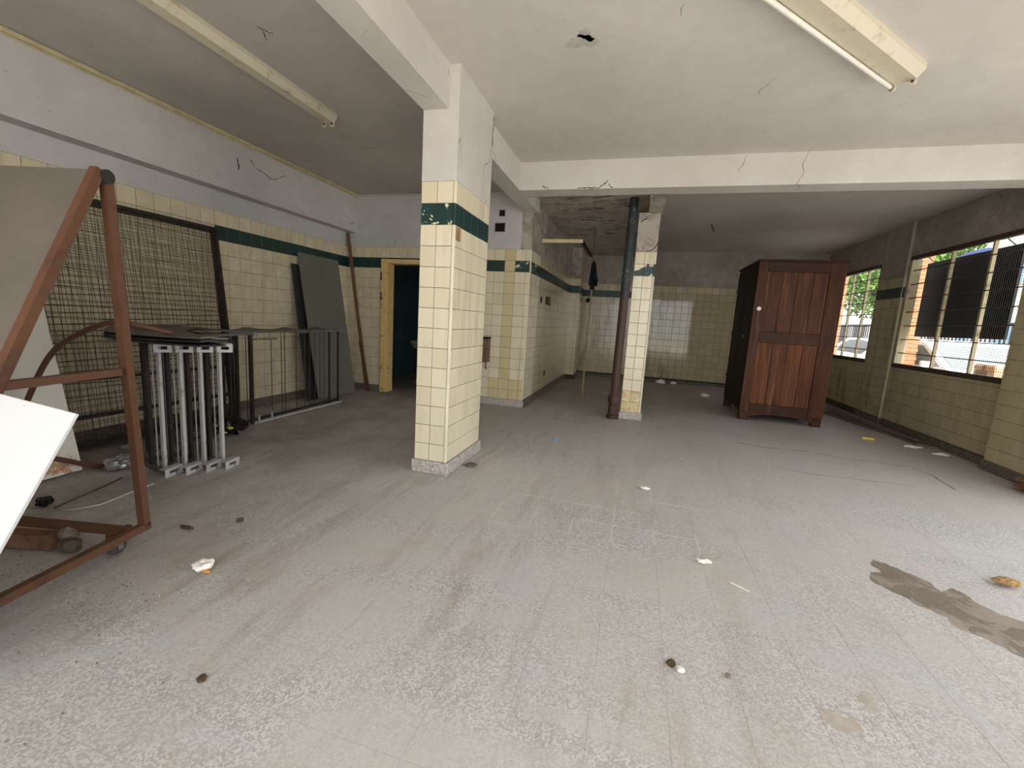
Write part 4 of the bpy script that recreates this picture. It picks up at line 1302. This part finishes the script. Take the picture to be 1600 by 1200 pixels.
# ------------------------------------------------------------------ planks and small things along the right wall
for k, (a, b, w, z, lb) in enumerate((((3.16, 8.45), (3.52, 6.46), .10, .012, 'weathered plank on the floor, outermost of the bundle by the windows'),
                                   ((3.27, 8.55), (3.60, 6.38), .09, .013, 'weathered plank on the floor, middle one of the bundle by the windows'),
                                   ((3.40, 8.75), (3.615, 6.42), .08, .012, 'weathered plank on the floor, closest to the window wall'),
                                   ((3.26, 8.35), (3.53, 6.60), .07, .042, 'narrow weathered plank lying on top of the bundle by the windows'))):
    A, B = V((a[0], a[1], z)), V((b[0], b[1], z))
    tag(MB().bar(A, B, w, .022, (0, 0, 1), .002).build('plank', 'plank'), lb, 'plank', 'planks along the window wall')
tag(MB().bar((2.90, 6.475, .014), (3.03, 6.475, .014), .035, .026, (0, 0, 1), .004).build('wrapper', 'yellow_plastic'), 'yellow plastic piece on the floor in front of the planks', 'wrapper')
for c_, lb in (((3.33, 6.24), 'white scrap of packaging on the floor at the plank ends'), ((3.46, 5.99), 'white flat scrap on the floor near the right baseboard')):
    tag(crumple('paper_scrap', (c_[0], c_[1], .001), .05, 'tissue', (1.3, .5, .25), int(c_[0] * 100), 3, 1.1), lb, 'scrap')
b = thing('broom', 'straw broom lying at the right edge by the wall', 'broom')
g = MB()
rr = random.Random(5)
for k in range(170):
    a = V((3.40 + rr.uniform(-.02, .10), 4.82 + rr.uniform(-.10, .10), .01 + rr.uniform(0, .11)))
    c_ = V((3.58, 4.40 + rr.uniform(-.02, .02), .06 + rr.uniform(-.02, .02)))
    g.tube([a, (a + c_) / 2 + V((0, 0, rr.uniform(-.01, .015))), c_], .0035, 3, False)
o = g.build('bristles', 'straw', b)
o['kind'] = 'stuff'
MB().tube([(3.57, 4.42, .06), (3.58, 4.36, .065)], .035, 10).build('binding', 'red_oxide', b)
MB().tube([(3.58, 4.37, .065), (3.50, 3.2, .02)], .013, 8).build('handle', 'pole_wood', b)

# ------------------------------------------------------------------ litter on the floor
fl = thing('tissue', 'crumpled white tissue with an orange scrap on the floor', 'tissue')
for k in range(5):
    a = k / 5 * 2 * PI
    crumple('tissue_fold', (-1.86 + .024 * math.cos(a), 1.457 + .024 * math.sin(a), .001), .022, 'tissue', (1, 1, .7), 40 + k, 2, .4, fl)
crumple('orange_scrap', (-1.815, 1.435, .001), .016, 'orange_peel', (1.3, .8, .4), 46, 2, .3, fl)
tag(crumple('dirt_clod', (2.02, 2.80, .001), .038, 'clod', (1.5, .8, .55), 50, 3, .5), 'tan crumbling clod on the floor near the right edge', 'clod')
tag(crumple('dry_leaf', (.245, 1.60, .001), .018, 'leaf_dry', (.9, 1.1, .4), 51, 2, .6), 'curled dark dry leaf on the bright foreground floor', 'leaf')
tag(crumple('dry_leaf', (.275, 1.575, .001), .014, 'tissue', (1, 1.2, .5), 52, 2, .5), 'pale curled scrap next to the dark dry leaf', 'leaf')
tag(crumple('pebble', (.442, 1.608, .001), .009, 'debris', (1, 1, .8), 53, 2, .4), 'single dark pebble on the bright foreground floor', 'pebble')
tag(crumple('dry_leaf', (-1.281, .978, .001), .015, 'leaf_dry', (1, 1, .4), 54, 2, .6), 'dark crumpled leaf on the dusty floor at lower left', 'leaf')
tag(crumple('dry_leaf', (-2.10, 1.875, .001), .02, 'leaf_dry', (1, .9, .5), 55, 2, .6), 'small dark crumpled leaf near the steel rack', 'leaf')
tag(crumple('dry_leaf', (-2.28, 1.70, .001), .032, 'leaf_dry', (1.4, .35, .3), 56, 2, .5), 'long brown leaf curl on the floor by the rack castor', 'leaf')
tag(MB().bar((.575, 2.275, .004), (.65, 2.225, .004), .012, .005).build('splinter', 'debris_white'), 'white splinter on the terrazzo floor', 'splinter')
tag(crumple('paper_scrap', (.475, 2.43, .001), .02, 'tissue', (1.5, .6, .4), 57, 3, 1.1), 'white crumpled scrap behind the white splinter', 'scrap')
tag(crumple('paper_scrap', (.18, 3.42, .001), .022, 'tissue', (1.3, .7, .4), 58, 3, 1.1), 'white scrap on the open floor right of the large column', 'scrap')
tag(crumple('bottle_cap', (-.732, 4.465, .001), .022, 'blue_plastic', (1, .8, .6), 59, 2, .2), 'blue plastic bit on the floor behind the large column', 'plastic bit')
tag(MB().prism([(-1.30, 3.31, .006), (-1.21, 3.30, .006), (-1.19, 3.37, .006), (-1.27, 3.40, .006)], (0, 0, .012)).build('tile_shard', 'base_dirty'), 'broken dark tile shard at the foot of the large column', 'tile shard')

def litter(name, regions, n, mat, smin, smax, seed):
    rr = random.Random(seed)
    g = MB()
    for _ in range(n):
        x0, x1, y0, y1 = rr.choice(regions)
        x, y, s_ = rr.uniform(x0, x1), rr.uniform(y0, y1), rr.uniform(smin, smax) ** 1
        a = rr.uniform(0, 2 * PI)
        X, Y = V((math.cos(a), math.sin(a), 0)), V((-math.sin(a), math.cos(a), rr.uniform(-.3, .3))).normalized()
        w, h = s_ * rr.uniform(.5, 1.4), s_ * rr.uniform(.3, .9)
        P = [V((x, y, .002)) + X * (w * rr.uniform(.6, 1)) , V((x, y, .002 + s_ * .4)) + Y * h, V((x, y, .002)) - X * w * rr.uniform(.6, 1), V((x, y, .002)) - Y * h * .8, V((x, y, .002 + s_ * .7))]
        P = [V((p_.x, p_.y, max(p_.z, .0012))) for p_ in P]
        g.add(P, [(0, 1, 4), (1, 2, 4), (2, 3, 4), (3, 0, 4), (3, 2, 1, 0)])
    o = g.build(name, mat)
    tag(o, None, None, None, 'stuff')
    return o
LREG = [(-3.2, -2.3, 1.0, 1.6), (-3.4, -1.7, .9, 2.2), (-3.0, -1.3, .6, 1.5), (-4.2, -2.0, 2.0, 5.6), (-4.0, -1.0, 5.0, 5.95), (-1.3, 0.2, 4.8, 6.3)]
tag(litter('crumbs', LREG, 650, 'debris', .002, .0075, 1), 'brown crumbs of dirt scattered over the left floor', 'crumbs')
tag(litter('paint_chips', LREG + [(-1.2, 3.2, .8, 6.0), (.2, 3.4, 4.5, 10)], 620, 'debris_white', .002, .0055, 2), 'white paint chips scattered over the floor', 'paint chips')
tag(litter('grit', [(-1.2, 2.6, .7, 4.5), (1.2, 3.2, 1.4, 4.6)], 320, 'leaf_dry', .0015, .0045, 3), 'dark grit scattered over the bright floor', 'grit')
tag(litter('dirt_heap', [(-3.1, -2.45, 1.0, 1.28), (-2.2, -1.75, 1.05, 1.3)], 120, 'debris', .002, .007, 4), 'crumbled dirt gathered under the steel rack', 'dirt')
for c_, s_, sd, lb in (((.62, 10.35), .09, 61, 'pale crumpled rubbish on the floor at the far wall'), ((.9, 10.45), .06, 62, 'small grey rubbish near the far wall'), ((1.35, 8.9), .06, 63, 'crumpled paper on the floor left of the wardrobe')):
    tag(crumple('rubbish', (c_[0], c_[1], .001), s_, 'tissue', (1.2, 1, .6), sd, 2, .5), lb, 'rubbish')
# peeling paint hanging from the passage ceiling
g = MB()
rr = random.Random(8)
for k in range(46):
    y = rr.choice((5.9, 6.3, 7.2, 8.0, 8.3)) + rr.uniform(-.25, .25)
    x = rr.uniform(-1.35, -.15)
    w, h = rr.uniform(.03, .16), rr.uniform(.015, .06)
    z = 2.8555
    a = rr.uniform(-.4, .4)
    d, n = V((math.cos(a), math.sin(a), 0)), V((-math.sin(a), math.cos(a), 0))
    c_ = V((x, y, z))
    P = [c_ - d * w, c_ + d * w * .9, c_ + d * w * .6 - n * h - V((0, 0, h * .5)), c_ - d * w * .5 - n * h * 1.2 - V((0, 0, h * .6))]
    P += [q + V((0, 0, .003)) for q in P]
    g.add(P, [(0, 1, 2, 3), (7, 6, 5, 4), (0, 4, 5, 1), (1, 5, 6, 2), (2, 6, 7, 3), (3, 7, 4, 0)])
tag(g.build('peeling_paint', 'wall_rough'), 'curling paint flakes hanging from the passage ceiling', 'paint flakes', None, 'stuff')
tag(MB().tube(spline([(.995, 7.96, ZC), (1.0, 7.95, ZC - .05), (1.03, 7.95, ZC - .09), (1.04, 7.95, ZC - .13)]), .008, 6).build('ceiling_hook', 'black_steel'), 'small dark hook hanging from the far ceiling', 'hook')

# ------------------------------------------------------------------ outside
GZ = -0.08
sbox('ground_street', 'asphalt', (-30, -40, GZ - .1), (70, 90, GZ))
struct(MB().box((XR + .12, -20, GZ), (4.88, 60, GZ + .10)).build('ground_pavement', 'pavement'))
struct(MB().box((-20, -20, GZ), (20, YF - .2, GZ + .16)).build('ground_forecourt', 'pavement'))

def brick_pier(label, x0, x1, y0, y1, z1, mat):
    t = thing('brick_pier', label, 'pier')
    MB().box((x0 + .01, y0 + .01, GZ + .12), (x1 - .01, y1 - .01, z1 - .005)).build('mortar_core', 'mortar', t)
    h = .075
    me = MB().obox((0, 0, 0), V((1, 0, 0)), V((0, 1, 0)), V((0, 0, 1)), .11, .008, .031, .003).mesh('brick', mat)
    z, r = GZ + .12 + h / 2, 0
    cnt = 0
    while z < z1:
        for (ax, a, b, fix, rot) in (('y', y0, y1, x0, PI / 2), ('x', x0, x1, y0, 0)):
            p_ = a - (.115 if r % 2 else 0)
            while p_ < b - .02:
                c_ = max(min(p_ + .115, b - .11), a + .11)
                if z > .6 and cnt < 290:
                    o = bpy.data.objects.new('brick', me)
                    COL.objects.link(o)
                    o.location = (fix + .004, c_, z) if ax == 'y' else (c_, fix + .004, z)
                    o.rotation_euler = (0, 0, rot)
                    o.parent = t
                    cnt += 1
                p_ += .23
        z += h
        r += 1
brick_pier('orange brick pier outside the near window', 4.5, 4.85, 9.50, 10.25, 3.2, 'brick')
brick_pier('low tan brick pier outside the near window', 4.6, 4.9, 7.28, 7.66, 1.03, 'brick_tan')
brick_pier('orange brick pier outside beyond the far window', 4.4, 4.85, 12.75, 13.3, 3.4, 'brick')
# black signboard hung outside the near window
s = thing('signboard', 'black signboard hung outside the near barred window', 'signboard')
MB().box((3.98, 6.27, 1.352), (4.005, 7.95, 2.41)).build('panel', 'sign_black', s)
for y in (6.75, 7.4):
    MB().bar((4.025, y, 1.36), (4.025, y, 2.40), .03).build('stiffener', 'fence_black', s)
for y in (6.4, 7.8):
    MB().tube([(3.99, y, 2.40), (3.90, y, 2.475)], .006, 6).build('hanger', 'fence_black', s)

def car(label, x, yc, mat_glass, group, flip=1):
    t = thing('car', label, 'car', group=group)
    L, Wd, H_ = 4.1, 1.66, 1.42
    prof = [(-2.05, .30), (-2.05, .62), (-1.95, .80), (-1.15, .92), (-.45, 1.36), (-.1, 1.42), (.75, 1.40), (1.35, 1.22), (1.85, .98), (2.05, .90), (2.05, .35), (1.6, .22), (-1.6, .22)]
    P = lambda s_, z_, xx: (x + xx, yc + flip * s_, GZ + z_)
    MB().prism([P(a, z_, -Wd / 2) for a, z_ in prof], (Wd, 0, 0)).build('body', 'car_white', t)
    for sx in (-1, 1):
        xx = sx * (Wd / 2 + .004)
        for poly in ([(-.95, .96), (-.42, 1.30), (.08, 1.35), (.08, .95)], [(.14, .95), (.14, 1.35), (.70, 1.33), (1.22, 1.17), (1.45, .98)]):
            MB().prism([P(a, z_, xx - .002) for a, z_ in poly], (.004, 0, 0)).build('side_window', mat_glass, t)
        for s_ in (-1.3, 1.25):
            w = MB().lathe((x + sx * (Wd / 2 - .16), yc + flip * s_, GZ + .30), [(.30, 0), (.30, .17), (.26, .18)], 20, V((sx, 0, 0))).build('tyre', 'tyre', t, True)
            MB().lathe((x + sx * (Wd / 2 + .01), yc + flip * s_, GZ + .30), [(.19, 0), (.19, .015), (.05, .03)], 14, V((sx, 0, 0))).build('rim', 'alloy', w)
        MB().obox(P(-.78, .98, xx + sx * .09), V((1, 0, 0)), V((0, 1, 0)), V((0, 0, 1)), .09, .05, .06, .02).build('mirror', 'car_white', t)
    a, b = V(P(-1.12, .945, 0)), V(P(-.47, 1.35, 0))
    d = (b - a).normalized()
    nn = V((1, 0, 0)).cross(d).normalized()
    nn = nn if nn.z > 0 else -nn
    MB().obox((a + b) / 2 + nn * .006, V((1, 0, 0)), d, nn, Wd / 2 - .1, (b - a).length / 2 - .03, .003).build('windscreen', 'car_glass', t)
    a, b = V(P(.80, 1.385, 0)), V(P(1.78, 1.02, 0))
    d = (b - a).normalized()
    nn = V((1, 0, 0)).cross(d).normalized()
    nn = nn if nn.z > 0 else -nn
    MB().obox((a + b) / 2 + nn * .02, V((1, 0, 0)), d, nn, Wd / 2 - .14, (b - a).length / 2 - .1, .003).build('rear_window', mat_glass, t)
    for sx in (-.6, .6):
        MB().obox(P(-2.04, .70, sx), V((1, 0, 0)), V((0, 1, 0)), V((0, 0, 1)), .16, .03, .06, .01).build('head_lamp', 'alloy', t)
        MB().obox(P(2.04, .78, sx), V((1, 0, 0)), V((0, 1, 0)), V((0, 0, 1)), .12, .03, .08, .01).build('tail_lamp', 'lamp_red', t)
car('white car parked outside the near window', 5.78, 9.97, 'car_glass', 'white cars parked in the street')
car('white car with dark windows parked outside the far window', 6.85, 14.4, 'car_glass_dark', 'white cars parked in the street')
car('white car across the street before the railing', 9.4, 14.6, 'car_glass', 'white cars parked in the street')
# railing on a low wall across the street
f = thing('railing', 'black bar railing on a low wall across the street', 'railing')
MB().box((11.0, 10, GZ), (11.25, 40, .35)).build('low_wall', 'render_white', f)
MB().box((11.1, 10, 2.0), (11.15, 40, 2.06)).build('top_rail', 'fence_black', f)
MB().box((11.1, 10, .40), (11.15, 40, .45)).build('bottom_rail', 'fence_black', f)
bme = MB().box((-.018, -.018, .35), (.018, .018, 2.02)).mesh('bar', 'fence_black')
for k in range(150):
    o = bpy.data.objects.new('bar', bme)
    COL.objects.link(o)
    o.location = (11.125, 10.1 + k * .2, 0)
    o.parent = f
def building(label, x, y0, y1, h, nwin, glass):
    t = thing('building', label, 'building')
    MB().box((x, y0, GZ), (x + 6, y1, h)).build('wall', 'render_white', t)
    MB().box((x - .25, y0 - .2, h), (x + 6.2, y1 + .2, h + .25)).build('roof_slab', 'pavement', t)
    st = (y1 - y0) / nwin
    for r in range(int(h // 3)):
        for k in range(nwin):
            yc, zc = y0 + st * (k + .5), 1.6 + r * 3.0
            w = MB().box((x - .06, yc - st * .28, zc - .7), (x + .02, yc + st * .28, zc + .7)).build('window', 'outer_wall', t)
            MB().box((x - .075, yc - st * .24, zc - .62), (x - .05, yc + st * .24, zc + .62)).build('pane', glass, w)
building('white two-storey building across the street with blue panes', 15, 14, 27, 6.5, 6, 'blue_glass')
building('white building farther down the street behind the tree', 15, 28.5, 44, 5.5, 5, 'car_glass_dark')

def tree(label, x, y, zc, r, trunk_h, n, seed):
    t = thing('street_tree', label, 'tree', group='street trees')
    MB().tube(spline([(x, y, GZ), (x + .05, y, trunk_h * .5), (x - .03, y + .05, trunk_h)]), [.16 - .004 * k for k in range(13)], 10).build('trunk', 'bark', t, True)
    rr = random.Random(seed)
    for k in range(6):
        a = rr.uniform(0, 2 * PI)
        e = V((x + r * .7 * math.cos(a), y + r * .7 * math.sin(a), zc + rr.uniform(-.3, .6) * r))
        MB().tube(spline([(x - .03, y + .05, trunk_h - .05), ((x + e.x) / 2, (y + e.y) / 2, (trunk_h + e.z) / 2 + .2), e], 3), .04, 6).build('branch', 'bark', t)
    g = MB()
    for k in range(n):
        d = V((rr.gauss(0, 1), rr.gauss(0, 1), rr.gauss(0, .8)))
        d = d.normalized() * (rr.random() ** .45) * r
        c_ = V((x, y, zc)) + V((d.x, d.y, d.z * .8))
        A = V((rr.gauss(0, 1), rr.gauss(0, 1), rr.gauss(0, 1))).normalized()
        B = A.cross(V((rr.gauss(0, 1), rr.gauss(0, 1), rr.gauss(0, 1)))).normalized()
        s_ = rr.uniform(.06, .13)
        g.add([c_ - A * s_, c_ + B * s_ * .45, c_ + A * s_, c_ - B * s_ * .45], [(0, 1, 2, 3)])
    o = g.build('foliage', 'leaf', t)
    o['kind'] = 'stuff'
tree('leafy street tree seen through the far window', 8.3, 18.6, 3.3, 1.7, 2.2, 5200, 3)
tree('leafy street tree behind the black signboard', 12.7, 24.2, 5.0, 1.35, 3.9, 3000, 4)
u = thing('parasol', 'blue canvas parasol outside behind the black signboard', 'parasol')
MB().lathe((8.1, 13.85, 3.30), [(.66, 0), (.58, .13), (.4, .26), (.16, .35), (.02, .38)], 20).build('canopy', 'blue_tarp', u, True)
MB().tube([(8.1, 13.85, GZ), (8.1, 13.85, 3.7)], .025, 8).build('parasol_pole', 'alloy', u)

# ------------------------------------------------------------------ single cracks and marks
def crack(parent, pts, nrm, w=.006, mat='void'):
    nrm = V(nrm)
    P, F = [], []
    q = []
    rr = random.Random(len(pts) * 7 + int(abs(pts[0][0]) * 100))
    for i in range(len(pts) - 1):
        a, b = V(pts[i]), V(pts[i + 1])
        for k in range(4):
            q.append(a + (b - a) * (k / 4) + ((b - a).cross(nrm).normalized() * rr.uniform(-.008, .008) if (k or i) else V((0, 0, 0))))
    q.append(V(pts[-1]))
    for i, p_ in enumerate(q):
        d = (q[min(i + 1, len(q) - 1)] - q[max(i - 1, 0)]).normalized()
        sd = d.cross(nrm).normalized() * (w / 2 * (0.35 + rr.random()) * (1 if 0 < i < len(q) - 1 else .2))
        P += [p_ + sd, p_ - sd, p_ + sd + nrm * .0012, p_ - sd + nrm * .0012]
    for i in range(len(q) - 1):
        o = i * 4
        F += [(o + 2, o + 3, o + 7, o + 6), (o, o + 4, o + 5, o + 1), (o, o + 2, o + 6, o + 4), (o + 1, o + 5, o + 7, o + 3)]
    return MB().add(P, F).build('crack', mat, parent)
D = bpy.data.objects
yb_ = 4.950
for pts in ([(-1.161, 2.717), (-1.112, 2.703), (-1.077, 2.69)], [(-.772, 2.69), (-.728, 2.694), (-.643, 2.688), (-.536, 2.69), (-.513, 2.712), (-.477, 2.729), (-.445, 2.762)], [(-.44, 2.728), (-.418, 2.70), (-.385, 2.688)]):
    crack(D['ceiling_crossbeam'], [(x_, yb_, z_) for x_, z_ in pts], (0, -1, 0), .009)
crack(col1, [(-1.345, 3.770, 2.95), (-1.345, 3.772, 2.853), (-1.345, 3.766, 2.775), (-1.345, 3.774, 2.70)], (1, 0, 0), .012)
lb_ = D['ceiling_beam_wall']
crack(lb_, [(-4.255, 4.071, 2.809), (-4.255, 4.153, 2.75), (-4.255, 4.23, 2.728), (-4.255, 4.328, 2.70), (-4.255, 4.431, 2.707), (-4.255, 4.52, 2.77), (-4.255, 4.621, 2.809)], (1, 0, 0), .008)
crack(lb_, [(-4.255, 3.917, 2.776), (-4.255, 3.93, 2.703), (-4.255, 3.92, 2.648)], (1, 0, 0), .014)
cl_ = D['ceiling_left_bay']
crack(cl_, [(-2.479, 2.448, ZC), (-2.466, 2.493, ZC), (-2.456, 2.514, ZC), (-2.434, 2.537, ZC)], (0, 0, -1), .005)
crack(cl_, [(-2.47, 2.495, ZC), (-2.518, 2.555, ZC), (-2.528, 2.586, ZC)], (0, 0, -1), .005)
crack(col2, [(-.091, 6.03, 2.576), (-.024, 6.03, 2.615), (.017, 6.03, 2.669)], (0, -1, 0), .010)
crack(col2, [(.002, 6.03, 2.212), (.086, 6.03, 2.225), (.138, 6.03, 2.293), (.144, 6.03, 2.333)], (0, -1, 0), .010)
# dirt lines left by standing water
M['dirt_line'] = simple('brown_dirt_line', (148, 136, 122), .95, .2, 20)
for pts, w_ in (([(1.153, 5.425), (1.53, 5.338), (1.92, 5.377), (2.302, 5.273), (2.831, 5.262), (2.869, 4.981), (2.81, 4.578)], .022), ([(1.369, 4.603), (1.634, 4.496), (2.001, 4.523), (2.498, 4.549)], .012), ([(-3.25, 4.33), (-2.9, 4.96), (-2.766, 5.3)], .012)):
    crack(floor, [(x_, y_, 0.0) for x_, y_ in pts], (0, 0, 1), w_, 'dirt_line').name = 'dirt_line'
def blotch(parent, c_, r_, nrm, mat, seed):
    rr = random.Random(seed)
    P = []
    n = 26
    u_ = V((1, 0, 0)) if abs(nrm[2]) > .5 else V((0, 0, 1))
    w_ = V(nrm).cross(u_)
    ph = [rr.uniform(0, 6) for _ in range(4)]
    for k in range(n):
        a = 2 * PI * k / n
        r = r_ * (1 + .28 * math.sin(2 * a + ph[0]) + .2 * math.sin(3 * a + ph[1]) + .12 * math.sin(7 * a + ph[2]))
        P.append(V(c_) + u_ * (r * math.cos(a)) + w_ * (r * math.sin(a)))
    return MB().prism(P, V(nrm) * .0008).build('damp_spot', mat, parent)
M['damp'] = simple('grey_damp_spot', (194, 188, 180), .9, .2, 30)
blotch(D['ceiling'], (-.50, 2.96, ZC), .075, (0, 0, -1), 'damp', 3)
blotch(D['ceiling'], (-.47, 2.90, ZC), .05, (0, 0, -1), 'damp', 5)
blotch(floor, (.90, 1.66, 0), .03, (0, 0, 1), 'stain_soft', 6)
blotch(floor, (.77, 1.53, 0), .045, (0, 0, 1), 'stain_soft', 7)
